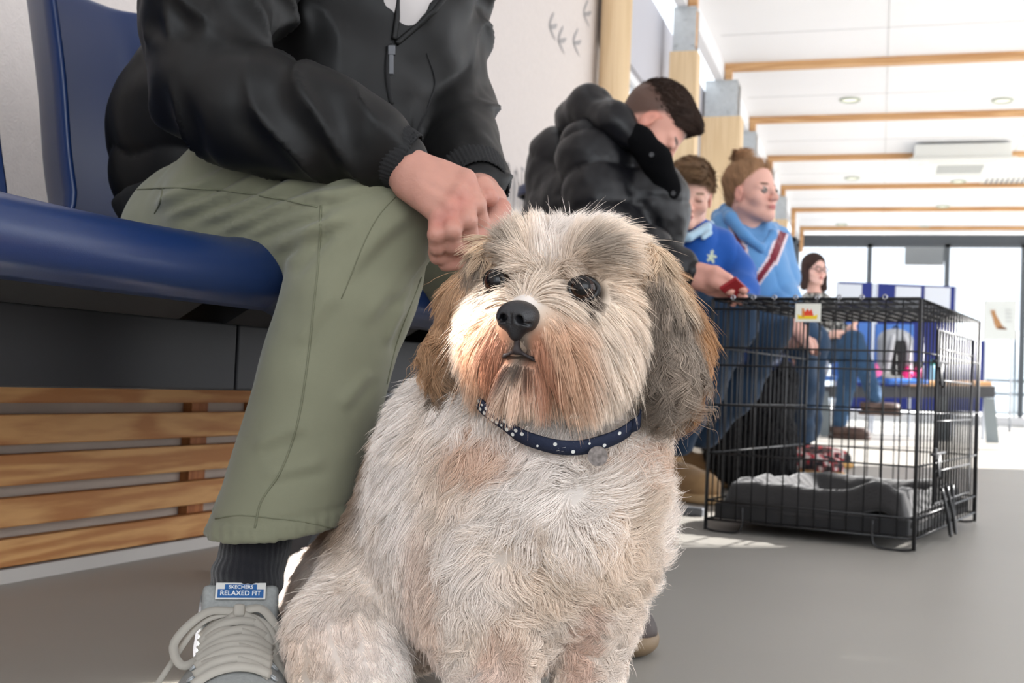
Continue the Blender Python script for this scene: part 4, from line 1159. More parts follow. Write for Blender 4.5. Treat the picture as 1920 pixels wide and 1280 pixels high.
# ---- shoes
fw = unit(np.array([0.21, -0.97, 0.0])); sd = np.array([-fw[1], fw[0], 0.0]) * -1  # forward, and towards the image left
sd = np.cross((0, 0, 1), fw) * -1
def shoe(name, ank, fw, m_up, m_sole, parent, L=0.29, W=0.054, lab=None, h=0.0028, laces=True):
    """ank: floor point under the ankle; fw: direction of the toes"""
    up = np.array([0, 0, 1.0]); sd = np.cross(fw, up)
    ax = np.stack([fw, sd, up]); w = lambda x, y, z: ank + np.array([x, y, z]) @ ax
    S = SDF(w(0.06, 0, 0.06) - 0.24, w(0.06, 0, 0.06) + 0.24, h)
    S.ell(w(-0.040, 0, 0.046), (0.050, 0.040, 0.050), ax, 0.02)
    S.chain([w(-0.030, 0, 0.052), w(0.02, 0, 0.056), w(0.075, 0, 0.046), w(0.14, 0.0, 0.032), w(0.195, 0, 0.027)], [0.040, 0.036, 0.034, 0.031, 0.024], 0.012)
    S.ell(w(0.130, 0.0, 0.026), (0.092, W, 0.034), ax, 0.02)
    S.cut(w(0, 0, 0.022), -up, 0.003)
    S.cut(w(-0.02, 0, 0.088), unit(up + fw * -0.10), 0.006)
    S.ell(w(-0.024, 0, 0.098), (0.046, 0.032, 0.050), ax, 0.005, 's')
    V, F = S.mesh(2, lambda V, N: 0.0008 * fbm(V, 40, 2)); o = make(name, V, F, m_up, parent, label=lab)
    Z = SDF(w(0.06, 0, 0.02) - 0.22, w(0.06, 0, 0.02) + 0.22, h)
    Z.ell(w(0.12, 0, 0.018), (0.110, W * 1.05, 0.030), ax, 0.02); Z.ell(w(-0.025, 0, 0.018), (0.064, W * 0.84, 0.032), ax, 0.04); Z.cut(w(0, 0, 0.0295), up, 0.003); Z.cut(w(0, 0, 0.001), -up, 0.003)
    V, F = Z.mesh(1); make('sole', V, F, m_sole, o)
    return o, w, ax
M['shoe'] = mat('grey_shoe_cloth', (150, 152, 150), 0.85, noise=(300, 0.1), bump=(900, 0.4, 0.0006))
M['sole'] = mat('pale_sole', (196, 194, 188), 0.7)
M['lace'] = mat('grey_lace', (172, 166, 156), 0.9, bump=(2500, 0.5, 0.0004))
ank = P(445, 1300, 1.165); ank[2] = 0
fwR = unit(np.array([0.47, -0.88, 0.0]))
so, sw, sax = shoe('shoe', ank, fwR, M['shoe'], M['sole'], man, h=0.0022)
bvS = BVHTree.FromObject(so, bpy.context.evaluated_depsgraph_get()) if False else BVHTree.FromPolygons([v.co.copy() for v in so.data.vertices], [list(p.vertices) for p in so.data.polygons])
def onshoe(x, y, z=0.2):
    o = sw(x, y, z); h_, n_, _, _ = bvS.ray_cast(Vector(o), Vector((0, 0, -1)))
    return (np.array(h_), np.array(n_)) if h_ is not None else (sw(x, y, 0.06), np.array([0, 0, 1.0]))
# tongue with its label
tc = sw(0.046, 0.0, 0.094); tn = unit(fwR * 0.82 + np.array([0, 0, 0.57])); tu = unit(np.array([0, 0, 1.0]) - tn * tn[2]); tr = np.cross(tu, tn)
TG = SDF(tc - 0.07, tc + 0.07, 0.002); tax = np.stack([tr, tu, tn])
TG.box(tc - tu * 0.010, (0.036, 0.032, 0.0065), tax, 0.006, 0.002)
gv, gf = TG.mesh(1, lambda V, N: -0.0 + 0.0005 * fbm(V, 60, 2)); tongue = make('tongue', gv, gf, M['shoe'], so)
lb = MB(); lc_ = tc + tn * 0.0098 + tu * 0.012; lb.box(lc_, (0.047, 0.017, 0.0012), tax, bev=0.0005); lab_ = lb.build('tongue_label', mat('label_cream', (214, 212, 208), 0.7), so, label='cream and blue woven label on the shoe tongue')
bl = mat('label_blue', (40, 92, 150), 0.7)
b = MB(); b.box(lc_ + tn * 0.0007 - tu * 0.0028, (0.043, 0.0088, 0.0006), tax, bev=0.0002); b.box(lc_ + tn * 0.0007 + tu * 0.0035, (0.030, 0.0062, 0.0006), tax, bev=0.0002); b.build('label_badge', bl, lab_)
def text(body, c, size, n, u, m, parent, name='lettering', ext=0.00015, bold=0.0):
    cu = bpy.data.curves.new(name, 'FONT'); cu.body = body; cu.size = size; cu.extrude = ext; cu.align_x = 'CENTER'; cu.align_y = 'CENTER'; cu.offset = bold
    cu.materials.append(m); o = bpy.data.objects.new(name, cu); COL.objects.link(o)
    n = unit(n); u = unit(u); r = np.cross(u, n)
    mw = Matrix(((r[0], u[0], n[0], c[0]), (r[1], u[1], n[1], c[1]), (r[2], u[2], n[2], c[2]), (0, 0, 0, 1)))
    dg = bpy.context.evaluated_depsgraph_get(); me = bpy.data.meshes.new_from_object(o.evaluated_get(dg)); bpy.data.objects.remove(o); me.transform(mw)
    o = bpy.data.objects.new(name, me)
    return link(o, parent)
lw = mat('label_white_thread', (236, 236, 232), 0.8)
text('RELAXED FIT', lc_ + tn * 0.0012 - tu * 0.0028, 0.0066, tn, tu, lw, lab_, bold=0.00008)
text('SKECHERS', lc_ + tn * 0.0012 + tu * 0.0036, 0.0050, tn, tu, lw, lab_, bold=0.00006)
# laces: crossings down the tongue plus a bow
lace_n = 0
def flatlace(pts, w=0.0040, t=0.0010, parent=so):
    C = catmull(pts, 6); b = MB(); n = len(C); G = []
    for i, c in enumerate(C):
        tt = unit(C[min(i + 1, n - 1)] - C[max(i - 1, 0)]); s = unit(np.cross(tt, tn)); G.append([c - s * w, c, c + s * w])
    b.grid(np.array(G), -t); return b.build('lace', M['lace'], parent, smooth=True)
for i in range(8):
    x = 0.064 + 0.0150 * i
    for sg in (1, -1):
        pts = []
        for v in np.linspace(-1, 1, 5):
            h1, n1 = onshoe(x + 0.008 * sg * v, v * 0.030); pts.append(h1 + n1 * (0.0045 if sg > 0 else 0.0030) + np.array([0, 0, 0.001]))
        if sg > 0 or i % 2 == 0: flatlace(pts)
kn = onshoe(0.064, 0.0)[0] + np.array([0, 0, 0.009])
b = MB(); b.box(kn, (0.011, 0.013, 0.010), tax, bev=0.004); b.build('knot', M['lace'], so, smooth=True)
flatlace([kn, kn - tr * 0.030 + tn * 0.006 - tu * 0.004, kn - tr * 0.055 - tu * 0.035 + tn * 0.012, kn - tr * 0.046 - tu * 0.060 + tn * 0.020, kn - tr * 0.028 - tu * 0.048 + tn * 0.016, kn - tr * 0.014 - tu * 0.018 + tn * 0.008, kn])
flatlace([kn, kn + tr * 0.022 + tn * 0.004, kn + tr * 0.040 - tu * 0.030 + tn * 0.008, kn + tr * 0.052 - tu * 0.070 + tn * 0.018, kn + tr * 0.040 - tu * 0.062 + tn * 0.018, kn + tr * 0.022 - tu * 0.020 + tn * 0.008, kn])
flatlace([kn, kn - tr * 0.034 - tu * 0.014 + tn * 0.004, kn - tr * 0.060 - tu * 0.060 + tn * 0.008, kn - tr * 0.078 - tu * 0.10 + tn * 0.016], 0.0026)
flatlace([kn, kn + tr * 0.030 - tu * 0.022 + tn * 0.008, kn + tr * 0.044 - tu * 0.080 + tn * 0.022, kn + tr * 0.036 - tu * 0.11 + tn * 0.03], 0.0032)
for sg in (1, -1):
    for i in range(4):
        x = 0.064 + 0.030 * i; h1, n1 = onshoe(x, sg * 0.034)
        b = MB(); ring = [h1 + n1 * 0.001 + unit(np.cross(n1, fwR)) * 0.004 * math.cos(a) + fwR * 0.004 * math.sin(a) for a in np.linspace(0, 2 * PI, 14, endpoint=False)]
        b.tube(ring, 0.0011, 6, closed=True); b.build('eyelet', M['steel'], so, smooth=True)
# other foot, brown shoe with a tan sole, seen beside the dog's front leg
ank2 = P(1112, 1180, 1.50); ank2[2] = 0
toe2 = P(1182, 1235, 1.385); toe2[2] = 0
fwL = unit(toe2 - ank2)
so2, _, _ = shoe('shoe', ank2 + fwL * (np.linalg.norm(toe2 - ank2) - 0.205), fwL, mat('dark_brown_leather', (62, 50, 46), 0.55), mat('tan_sole', (128, 108, 84), 0.6), man, lab='dark brown shoe tip with a tan sole')
# ================================================================= the other people
M['puffer'] = mat('black_puffer_nylon', (13, 13, 17), 0.42, spec=0.4, bump=(500, 0.15, 0.001))
M['denim'] = mat('blue_denim', (34, 58, 84), 0.9, noise=(14, 0.14), bump=(900, 0.3, 0.0006), sheen=0.1)
M['denim_l'] = mat('light_denim', (44, 72, 102), 0.9, noise=(14, 0.12))
M['skin2'] = mat('face_skin', rough=0.5, spec=0.3, attr='Col', sss=0.1)
M['hoodie'] = mat('hoodie_fleece', rough=0.9, attr='Col', sheen=0.3, bump=(300, 0.15, 0.001))
M['jumper'] = mat('school_jumper_knit', rough=0.9, attr='Col', sheen=0.2, bump=(400, 0.2, 0.001))
M['cloth_attr'] = mat('printed_cloth', rough=0.9, attr='Col')
M['hair2'] = hairmat('human_hair', 0.5, 0.25)

def Fr(f, u):
    f = unit(f); u = unit(u - f * (u @ f)); return np.stack([f, np.cross(u, f), u])   # forward, left, up

def head(O, f, u, s=1.0, h=0.0035, base=(214, 166, 148), brow=(70, 48, 36), lips=(178, 96, 92), jaw=1.0, scalp=None, neck=None, ear_=1.0, lids=1.0):
    X = Fr(f, u)
    def w(x, y, z): return O + s * (np.array([x, y, z], float) @ X)
    S = SDF(O - 0.17 * s, O + 0.17 * s, h)
    E = lambda p, r, k=0.02, op='u': S.ell(w(*p), np.array(r) * s, X, k * s, op)
    E((-0.014, 0, 0.030), (0.094, 0.075, 0.084))
    E((0.030, 0, -0.030), (0.056, 0.056, 0.074), 0.03)
    for g in (-1, 1):
        S.cap(w(-0.002, g * 0.047, -0.052), w(0.062, g * 0.014, -0.094), 0.020 * s * jaw, 0.018 * s * jaw, 0.02 * s)
        S.cap(w(0.076, g * 0.010, 0.012), w(0.062, g * 0.045, 0.010), 0.010 * s, 0.010 * s, 0.014 * s)
        E((0.052, g * 0.043, -0.028), (0.024, 0.022, 0.022), 0.02)
        E((0.092, g * 0.031, -0.004), (0.015, 0.016, 0.012), 0.012, 's')
        E((0.0955, g * 0.0105, -0.034), (0.011, 0.009, 0.008), 0.006)
        E((-0.004, g * 0.075, -0.014), (0.017 * ear_, 0.007, 0.030 * ear_), 0.004)
        E((0.002, g * 0.082, -0.010), (0.009, 0.005, 0.017), 0.003, 's')
    E((0.074, 0, -0.090), (0.022, 0.022, 0.020), 0.02)
    S.cap(w(0.084, 0, 0.004), w(0.107, 0, -0.030), 0.0085 * s, 0.0105 * s, 0.010 * s)
    E((0.088, 0, -0.058), (0.012, 0.023, 0.0060), 0.006); E((0.086, 0, -0.068), (0.012, 0.019, 0.0070), 0.006)
    S.cap(w(0.100, -0.02, -0.0625), w(0.100, 0.02, -0.0625), 0.0016 * s, 0.0016 * s, 0.003 * s, 's')
    for g in (-1, 1):     # lids closing over the eyes
        E((0.0735, g * 0.031, 0.001), (0.0150, 0.0165, 0.0098 * lids), 0.004)
    n0 = w(-0.030, 0, -0.050); n1 = w(-0.055, 0, -0.150) if neck is None else neck
    S.cap(n0, n1, 0.052 * s, 0.055 * s, 0.03 * s)
    V, F = S.mesh(2)
    L = ((V - O) / s) @ X.T; x, y, z = L.T; ay = np.abs(y)
    c = np.tile(lin(base), (len(V), 1)); red = lin(base) * np.array([0.95, 0.70, 0.66])
    def tint(col, a): 
        nonlocal c
        c = mixc(c, col, np.clip(a, 0, 1))
    tint(red, 0.55 * np.clip(1 - np.linalg.norm((L - [0.07, 0, -0.03]) / [0.06, 0.06, 0.02], axis=1), 0, 1) * 1.4)
    tint(red, 0.6 * (ay > 0.07) * (z < 0.02) * (x > -0.03))
    tint(lin(lips), sst(0.0, 0.35, np.clip(1 - np.linalg.norm((L - [0.095, 0, -0.063]) / [0.02, 0.025, 0.011], axis=1), 0, 1)))
    for g in (-1, 1):
        tint(lin(brow), 0.9 * sst(0.0, 0.4, np.clip(1 - np.linalg.norm((L - [0.078, g * 0.032, 0.020 - 0.0]) / [0.03, 0.021, 0.0062], axis=1), 0, 1)))
        tint(lin(brow) * 0.6, 0.8 * sst(0.0, 0.5, np.clip(1 - np.linalg.norm((L - [0.082, g * 0.031, -0.0055 * (2 - lids) - 0.001]) / [0.02, 0.016, 0.0032], axis=1), 0, 1)))
    if scalp is not None:
        hl_ = 0.045 - 0.085 * sst(0.03, -0.06, x) - 0.04 * sst(-0.03, -0.08, x)
        tint(lin(scalp), 0.92 * sst(-0.012, 0.012, z - hl_))
    return V, F, c, w, X

def eyes(parent, w, X, s, iris=(70, 90, 80), look=0.0, open_=True):
    if not open_: return
    for g in (-1, 1):
        b = MB(); c = w(0.0740, g * 0.031, -0.002); b.ball(c, 0.0142 * s, X, 16, 12); e = b.build('eye', mat('eye_white', (150, 138, 132), 0.25), parent, smooth=True)
        d = unit(X[0] + X[1] * (look + g * 0.06)); b = MB(); b.disc(c + d * 0.0128 * s, 0.0058 * s, d, 0.0016 * s, 16); b.build('iris', mat('eye_iris', iris, 0.2), e)

def hair_cap(parent, w, X, O, s, shape, color, n, length, flow, h=0.004, rad=0.00045, grav=0.2, lift=0.3, nclump=500, curl=0.0, name='hair', disp=None, cut=None, dens=None, K=6, jit=0.12):
    S = SDF(O - 0.19 * s, O + 0.19 * s, h); shape(S, w, X, s)
    V, F = S.mesh(2, disp)
    base = lin(color)
    col = base * (0.8 + 0.25 * fbm(V, 60, 2)[:, None])
    o = make(name, V, F, M['hoodie'] if False else M['cloth_attr'], parent, col=col * 0.8)
    if n:
        fur('hair_strands', V, F, n, lambda W: np.full(len(W), length), flow, lambda W: np.tile(base, (len(W), 1)) * (1 + 0.3 * fbm(W, 50, 2)[:, None]), M['hair2'], o, K=K, rad=rad, lift=lift, grav=grav, nclump=nclump, curl=curl, dens=dens, jit=jit)
    return o

def limbs(S, pts, rs, k=0.03): S.chain(pts, rs, k)
def hand(S, wr, kn, dirn, side, palmn, s=1.0, curl=0.5, thumb=1):
    """simple posed hand: wrist wr, knuckle centre kn, finger direction, side axis (towards little finger), palm normal"""
    dirn, side, palmn = unit(dirn), unit(side), unit(palmn)
    S.chain([wr, (wr + kn) / 2, kn], [0.024 * s, 0.026 * s, 0.020 * s], 0.015)
    for i, (o, l) in enumerate(((-1.5, 0.068), (-0.5, 0.076), (0.5, 0.072), (1.5, 0.058))):
        b = kn + side * o * 0.017 * s; S.cap(wr * 0.4 + kn * 0.6 + side * o * 0.012 * s, b, 0.014 * s, 0.012 * s, 0.01)
        m = b + unit(dirn + palmn * curl * 0.5) * l * 0.5 * s; e = m + unit(dirn * (1 - curl) + palmn * curl * 1.3) * l * 0.5 * s
        S.chain([b, m, e], [0.0105 * s, 0.009 * s, 0.0075 * s], 0.004)
    b = wr * 0.6 + kn * 0.4 - side * 0.024 * s * thumb; m = b + unit(dirn * 0.8 - side * thumb * 0.5 + palmn * 0.4) * 0.036 * s; e = m + unit(dirn - side * 0.1 * thumb + palmn * 0.5) * 0.030 * s
    S.chain([b, m, e], [0.013 * s, 0.011 * s, 0.009 * s], 0.008)

def floorp(px, py):
    d = P(px, py, 1.0) - C0; return C0 + d * (-C0[2] / d[2])

# ---------------------------------------------------------------- man in the puffer jacket
p2 = empty('person', (*P(1180, 600, 3.15)[:2], 0), 'person in black puffer jacket and jeans with tan boots, head bent over a phone', 'person')
O2 = P(1222, 236, 3.0); f2 = camdir(0.56, -0.80, -0.14); u2 = camdir(0.78, 0.60, 0.02)
V, F, c, w2, X2 = head(O2, f2, u2, 0.98, scalp=(74, 58, 50), base=(216, 160, 142), brow=(58, 40, 32), neck=P(1170, 285, 3.05), lids=1.35)
S = SDF(P(1230, 600, 3.1) - np.array([0.5, 0.7, 0.62]), P(1230, 600, 3.1) + np.array([0.5, 0.7, 0.62]), 0.013)
S.chain([P(1090, 560, 3.2), P(1120, 400, 3.12), P(1150, 290, 3.08)], [0.11, 0.12, 0.09], 0.05)
S.chain([P(1100, 560, 3.1), P(1360, 602, 2.95), P(1312, 730, 3.08), P(1272, 822, 3.2)], [0.07, 0.045, 0.035, 0.026], 0.04)
S.chain([P(1120, 570, 3.35), P(1432, 614, 3.28), P(1380, 730, 3.38), P(1320, 810, 3.46)], [0.07, 0.045, 0.035, 0.026], 0.04)
S.chain([P(1110, 290, 2.95), P(1150, 450, 2.88), P(1285, 508, 2.78)], [0.05, 0.04, 0.027], 0.03)
bV, bF = S.mesh(2)
HS = SDF(P(1340, 535, 2.76) - 0.12, P(1340, 535, 2.76) + 0.12, 0.0035)
hand(HS, P(1285, 508, 2.78), P(1338, 530, 2.76), camdir(0.95, -0.25, 0.2), camdir(-0.15, -0.6, 0.8), camdir(0.3, -0.7, -0.5), 1.1, 0.45, 1)
HS.chain([P(1338, 526, 2.74), P(1368, 545, 2.73)], [0.017, 0.012], 0.01)
aV, aF = HS.mesh(1)
make('body', np.concatenate([V, bV, aV]), np.concatenate([F, bF + len(V), aF + len(V) + len(bV)]), M['skin2'], p2, col=np.concatenate([c, np.tile(lin((210, 160, 145)), (len(bV), 1)), skin_col(aV, base=lin((214, 158, 142)))]))
def sh2(S, w, X, s):
    S.ell(w(-0.010, 0, 0.046), np.array([0.094, 0.0735, 0.080]) * s, X, 0.02 * s)
    S.ell(w(0.052, 0, 0.092), np.array([0.036, 0.048, 0.020]) * s, X, 0.02 * s)
    S.cut(w(0.03, 0, 0.030), unit(X[0] * 0.25 - X[2] * 1.0), 0.01 * s); S.cut(w(0.082, 0, 0.07), unit(X[0] - X[2] * 0.9), 0.01 * s)
    S.cut(w(-0.05, 0, 0.0), unit(-X[2] - X[0] * 0.1), 0.01 * s)
hair_cap(p2, w2, X2, O2, 0.98, sh2, (58, 42, 34), 15000, 0.013, lambda W, N: np.tile(X2[0] * 0.9 + X2[2] * 0.25, (len(W), 1)), h=0.004, rad=0.0004, lift=0.35, grav=0.0, nclump=900)
# jeans and boots
def jeans(par, chains, m, h=0.007, f=0.006):
    allp = np.concatenate([np.array(c[0]) for c in chains]); S = SDF(allp.min(0) - 0.14, allp.max(0) + 0.14, h)
    for pts, rs in chains: S.chain(pts, rs, 0.03)
    V, F = S.mesh(2, lambda V, N: f * 0.7 * fbm(V, 16, 2) + 0.002 * np.sin(V[:, 2] * 90 + 5 * fbm(V, 8, 1)))
    return make('jeans', V, F, m, par)
jeans(p2, [([P(1090, 565, 3.15), P(1230, 562, 3.05), P(1362, 602, 2.95), P(1310, 730, 3.08), P(1272, 822, 3.2)], [0.12, 0.095, 0.074, 0.060, 0.048]),
           ([P(1100, 575, 3.35), P(1300, 575, 3.32), P(1432, 612, 3.28), P(1380, 730, 3.38), P(1318, 812, 3.46)], [0.12, 0.095, 0.074, 0.060, 0.048])], M['denim'])
M['boot'] = mat('tan_suede', (176, 140, 98), 0.9, noise=(30, 0.08), sheen=0.2); M['bootsole'] = mat('boot_sole', (206, 172, 128), 0.8)
def boot(par, ank, fw, s=1.0, m=None, ms=None, name='boot', tall=0.16, lab=None):
    up = np.array([0, 0, 1.0]); sd_ = np.cross(fw, up); ax = np.stack([fw, sd_, up]); w = lambda x, y, z: ank + s * (np.array([x, y, z]) @ ax)
    S = SDF(w(0.06, 0, 0.08) - 0.25 * s, w(0.06, 0, 0.08) + 0.25 * s, 0.006)
    S.chain([w(-0.02, 0, tall), w(-0.02, 0, 0.06)], [0.048 * s, 0.046 * s], 0.02); S.chain([w(-0.02, 0, 0.07), w(0.08, 0, 0.055), w(0.16, 0, 0.045)], [0.046 * s, 0.042 * s, 0.038 * s], 0.03)
    S.ell(w(0.135, 0, 0.045), np.array([0.07, 0.052, 0.042]) * s, ax, 0.02); S.cut(w(0, 0, 0.022), -up, 0.004); S.cut(w(0, 0, tall), up, 0.006)
    V, F = S.mesh(2); o = make(name, V, F, m or M['boot'], par, label=lab)
    Z = SDF(w(0.06, 0, 0.02) - 0.23 * s, w(0.06, 0, 0.02) + 0.23 * s, 0.005)
    Z.ell(w(0.115, 0, 0.015), np.array([0.105, 0.056, 0.036]) * s, ax, 0.03); Z.ell(w(-0.02, 0, 0.015), np.array([0.065, 0.048, 0.034]) * s, ax, 0.04); Z.cut(w(0, 0, 0.028), up, 0.003); Z.cut(w(0, 0, 0.001), -up, 0.003)
    V, F = Z.mesh(1); make('sole', V, F, ms or M['bootsole'], o)
    return o, w
ba = floorp(1262, 935); bb = floorp(1275, 905)
boot(p2, ba - unit(np.array([0.5, -0.85, 0])) * 0.04, unit(np.array([0.75, -0.66, 0])))
boot(p2, bb, unit(np.array([0.97, -0.25, 0])))
# puffer jacket: down-filled rings
J = SDF(P(1150, 350, 3.08) - np.array([0.42, 0.45, 0.42]), P(1150, 350, 3.08) + np.array([0.42, 0.45, 0.42]), 0.0075)
tA, tB = P(1095, 560, 3.18), P(1160, 300, 3.08)
J.chain([tA, P(1110, 420, 3.15), tB], [0.150, 0.165, 0.130], 0.03)
J.chain([P(1190, 300, 3.0), P(1225, 380, 2.98), P(1215, 460, 3.0)], [0.07, 0.085, 0.09], 0.04)
sA, sB, sC = P(1108, 290, 2.98), P(1135, 440, 2.90), P(1285, 508, 2.78)
J.chain([sA, sB], [0.090, 0.082], 0.03); J.chain([sB, P(1215, 480, 2.83), sC], [0.080, 0.062, 0.044], 0.03)
J.chain([P(1050, 300, 3.2), P(1040, 420, 3.2)], [0.09, 0.09], 0.04)
def pd(V, N):
    t, r = seg(V, sA, sB); t2, r2 = seg(V, sB, sC); t3, r3 = seg(V, tA, tB)
    L1 = 0.24; L2 = 0.24; L3 = 0.36
    a = np.abs(np.sin(PI * (t * np.linalg.norm(sB - sA) / 0.105 + 0.35))) ** 0.4
    b_ = np.abs(np.sin(PI * (t2 * np.linalg.norm(sC - sB) / 0.085))) ** 0.4
    c_ = np.abs(np.sin(PI * (t3 * np.linalg.norm(tB - tA) / 0.12 + 0.2))) ** 0.4
    wa = sst(0.13, 0.10, r) * (t < 1.05); wb = sst(0.12, 0.09, r2) * (t2 > 0.05) * (1 - wa)
    wc = np.clip(1 - wa - wb, 0, 1)
    return 0.016 * ((wa * a + wb * b_ + wc * (0.4 + 0.6 * c_)) - 0.75) + 0.003 * fbm(V, 30, 2)
V, F = J.mesh(2, pd); jk2 = make('puffer_jacket', V, F, M['puffer'], p2)
# hood lying on the shoulders and the tall collar
Hh = SDF(P(1130, 230, 3.05) - 0.24, P(1130, 230, 3.05) + 0.24, 0.006)
Hh.chain([P(1075, 222, 3.08), P(1105, 200, 3.02), P(1150, 228, 2.93), P(1190, 262, 2.90)], [0.046, 0.052, 0.044, 0.03], 0.03)
Hh.chain([P(1075, 222, 3.12), P(1115, 205, 3.2), P(1165, 232, 3.2)], [0.045, 0.045, 0.04], 0.03)
V, F = Hh.mesh(2, lambda V, N: 0.006 * (np.abs(np.sin((V @ CR) * 24 + 1 + fbm(V, 9, 1))) ** 0.4 - 0.7) + 0.002 * fbm(V, 30, 2)); hd = make('hood', V, F, M['puffer'], jk2)
Ck = SDF(P(1210, 290, 2.95) - 0.16, P(1210, 290, 2.95) + 0.16, 0.005)
Ck.chain([P(1165, 238, 2.92), P(1200, 262, 2.90), P(1232, 300, 2.90), P(1252, 360, 2.92)], [0.024, 0.032, 0.036, 0.034], 0.02)
V, F = Ck.mesh(2, lambda V, N: 0.003 * fbm(V, 25, 2)); make('collar', V, F, mat('black_collar_pile', (10, 10, 12), 1.0, spec=0.1), jk2)
for q in ((1158, 236), (1222, 290), (1262, 362)):
    bj = BVHTree.FromPolygons([Vector(v) for v in V], F.tolist()); h_, n_ = ray(bj, *q)
    if h_ is None: h_, n_ = P(q[0], q[1], 2.86), -CF
    b = MB(); b.disc(h_, 0.006, n_, 0.002, 16); b.build('press_stud', M['zip'], jk2)
# jeans pocket side; phone in the hand
ph = empty('mobile_phone', P(1380, 543, 2.70), 'small red and white mobile phone held in the hand of the puffer jacket man', 'phone')
pax = Fr(camdir(0.55, -0.35, 0.75), camdir(-0.5, 0.85, 0.2))
b = MB(); b.box(P(1377, 542, 2.73), (0.075, 0.046, 0.009), pax, bev=0.003); b.build('case', mat('red_phone_case', (150, 26, 34), 0.4), ph)
b = MB(); b.box(P(1377, 542, 2.73) + pax[2] * 0.0052, (0.068, 0.040, 0.0012), pax, bev=0.0005); b.build('screen', mat('phone_screen', (200, 196, 204), 0.1), ph, label='pale phone screen')

# ---------------------------------------------------------------- boy
p3 = empty('person', (*P(1330, 640, 3.6)[:2], 0), 'small child in a royal blue school jumper with a pale collar, looking down', 'person')
O3 = P(1293, 364, 3.55); f3 = camdir(-0.12, -0.30, -0.94); u3 = camdir(0.10, 0.94, -0.30); s3 = 0.86
V, F, c, w3, X3 = head(O3, f3, u3, s3, scalp=(112, 86, 62), base=(224, 176, 158), brow=(120, 92, 70), lips=(186, 108, 104), neck=P(1300, 440, 3.6), lids=1.3, jaw=0.9)
S = SDF(P(1330, 600, 3.6) - np.array([0.35, 0.35, 0.62]), P(1330, 600, 3.6) + np.array([0.35, 0.35, 0.55]), 0.012)
S.chain([P(1310, 600, 3.65), P(1310, 470, 3.6)], [0.08, 0.07], 0.03); S.chain([P(1348, 470, 3.60), P(1385, 512, 3.55), P(1391, 545, 3.48), P(1376, 572, 3.37)], [0.026, 0.024, 0.022, 0.017], 0.01)
S.chain([P(1320, 600, 3.6), P(1395, 612, 3.5), P(1372, 800, 3.75)], [0.05, 0.045, 0.03], 0.02)
bV, bF = S.mesh(1)
HS = SDF(P(1372, 585, 3.35) - 0.1, P(1372, 585, 3.35) + 0.1, 0.004); hand(HS, P(1374, 572, 3.37), P(1366, 592, 3.33), camdir(-0.5, -0.8, -0.2), camdir(0.8, -0.4, 0.3), camdir(0.2, -0.2, 0.9), 0.75, 0.4)
aV, aF = HS.mesh(1)
make('body', np.concatenate([V, bV, aV]), np.concatenate([F, bF + len(V), aF + len(V) + len(bV)]), M['skin2'], p3, col=np.concatenate([c, np.tile(lin((222, 176, 158)), (len(bV) + len(aV), 1))]))
def sh3(S, w, X, s):
    S.ell(w(-0.016, 0, 0.038), np.array([0.101, 0.080, 0.086]) * s, X, 0.02 * s); S.ell(w(0.062, -0.008, 0.086), np.array([0.036, 0.060, 0.024]) * s, X, 0.03 * s)
    S.cut(w(0.02, 0, 0.010), unit(X[0] * 0.5 - X[2] * 0.8), 0.01 * s); S.cut(w(0.080, 0, 0.062), unit(X[0] * 0.6 - X[2] * 1.0), 0.012 * s)
def fl3(W, N):
    L = ((W - O3) / s3) @ X3.T; return (X3[0][None, :] * 0.8 + X3[1][None, :] * (-0.7) - X3[2][None, :] * 0.25 * (np.abs(L[:, 1:2]) > 0.05))
hair_cap(p3, w3, X3, O3, s3, sh3, (138, 108, 80), 12000, 0.030, fl3, h=0.004, rad=0.00042, lift=0.25, grav=0.1, nclump=500)
def jumper_col(V):
    c = np.tile(lin((26, 84, 168)), (len(V), 1)); px, py, d = cam_px(V)
    r = np.sqrt(((px - 1334) / 9.0) ** 2 + ((py - 482) / 13.0) ** 2); a = np.arctan2(py - 482, px - 1334)
    star = (r < 0.75 + 0.3 * np.cos(5 * a + 0.6)) & (d < 3.66)
    c[star] = lin((196, 204, 176)); return c
S = SDF(P(1335, 520, 3.58) - np.array([0.22, 0.25, 0.22]), P(1335, 520, 3.58) + np.array([0.22, 0.25, 0.22]), 0.0042)
S.chain([P(1305, 600, 3.65), P(1308, 500, 3.62), P(1308, 455, 3.60)], [0.115, 0.105, 0.075], 0.04)
S.chain([P(1348, 462, 3.60), P(1385, 510, 3.55), P(1392, 545, 3.48), P(1378, 570, 3.38)], [0.056, 0.050, 0.046, 0.034], 0.02)
V, F = S.mesh(2, lambda V, N: 0.004 * (np.abs(np.sin((V @ CR) * 30 - (V @ CU) * 24 + 2 * fbm(V, 8, 1))) ** 0.7 - 0.6) + 0.001 * fbm(V, 40, 1)); jm = make('jumper', V, F, M['jumper'], p3, col=jumper_col(V))
S = SDF(P(1305, 430, 3.56) - 0.13, P(1305, 430, 3.56) + 0.13, 0.003)
for pts in ([P(1292, 445, 3.50), P(1325, 427, 3.54), P(1332, 420, 3.62)], [P(1292, 445, 3.50), P(1272, 440, 3.54), P(1266, 430, 3.62)]): S.chain(pts, [0.013, 0.015, 0.012], 0.006)
S.cap(P(1330, 436, 3.52), P(1318, 446, 3.50), 0.010, 0.007, 0.01); S.cap(P(1282, 448, 3.50), P(1274, 452, 3.52), 0.010, 0.007, 0.01)
V, F = S.mesh(1); make('shirt_collar', V, F, mat('pale_blue_poplin', (176, 204, 222), 0.8), p3)
o = jeans(p3, [([P(1310, 610, 3.66), P(1390, 615, 3.52), P(1384, 700, 3.66), P(1374, 806, 3.86)], [0.09, 0.055, 0.040, 0.036])], mat('mid_blue_trousers', (64, 98, 140), 0.9), 0.006); o.name = 'trousers'
sb = floorp(1378, 900)
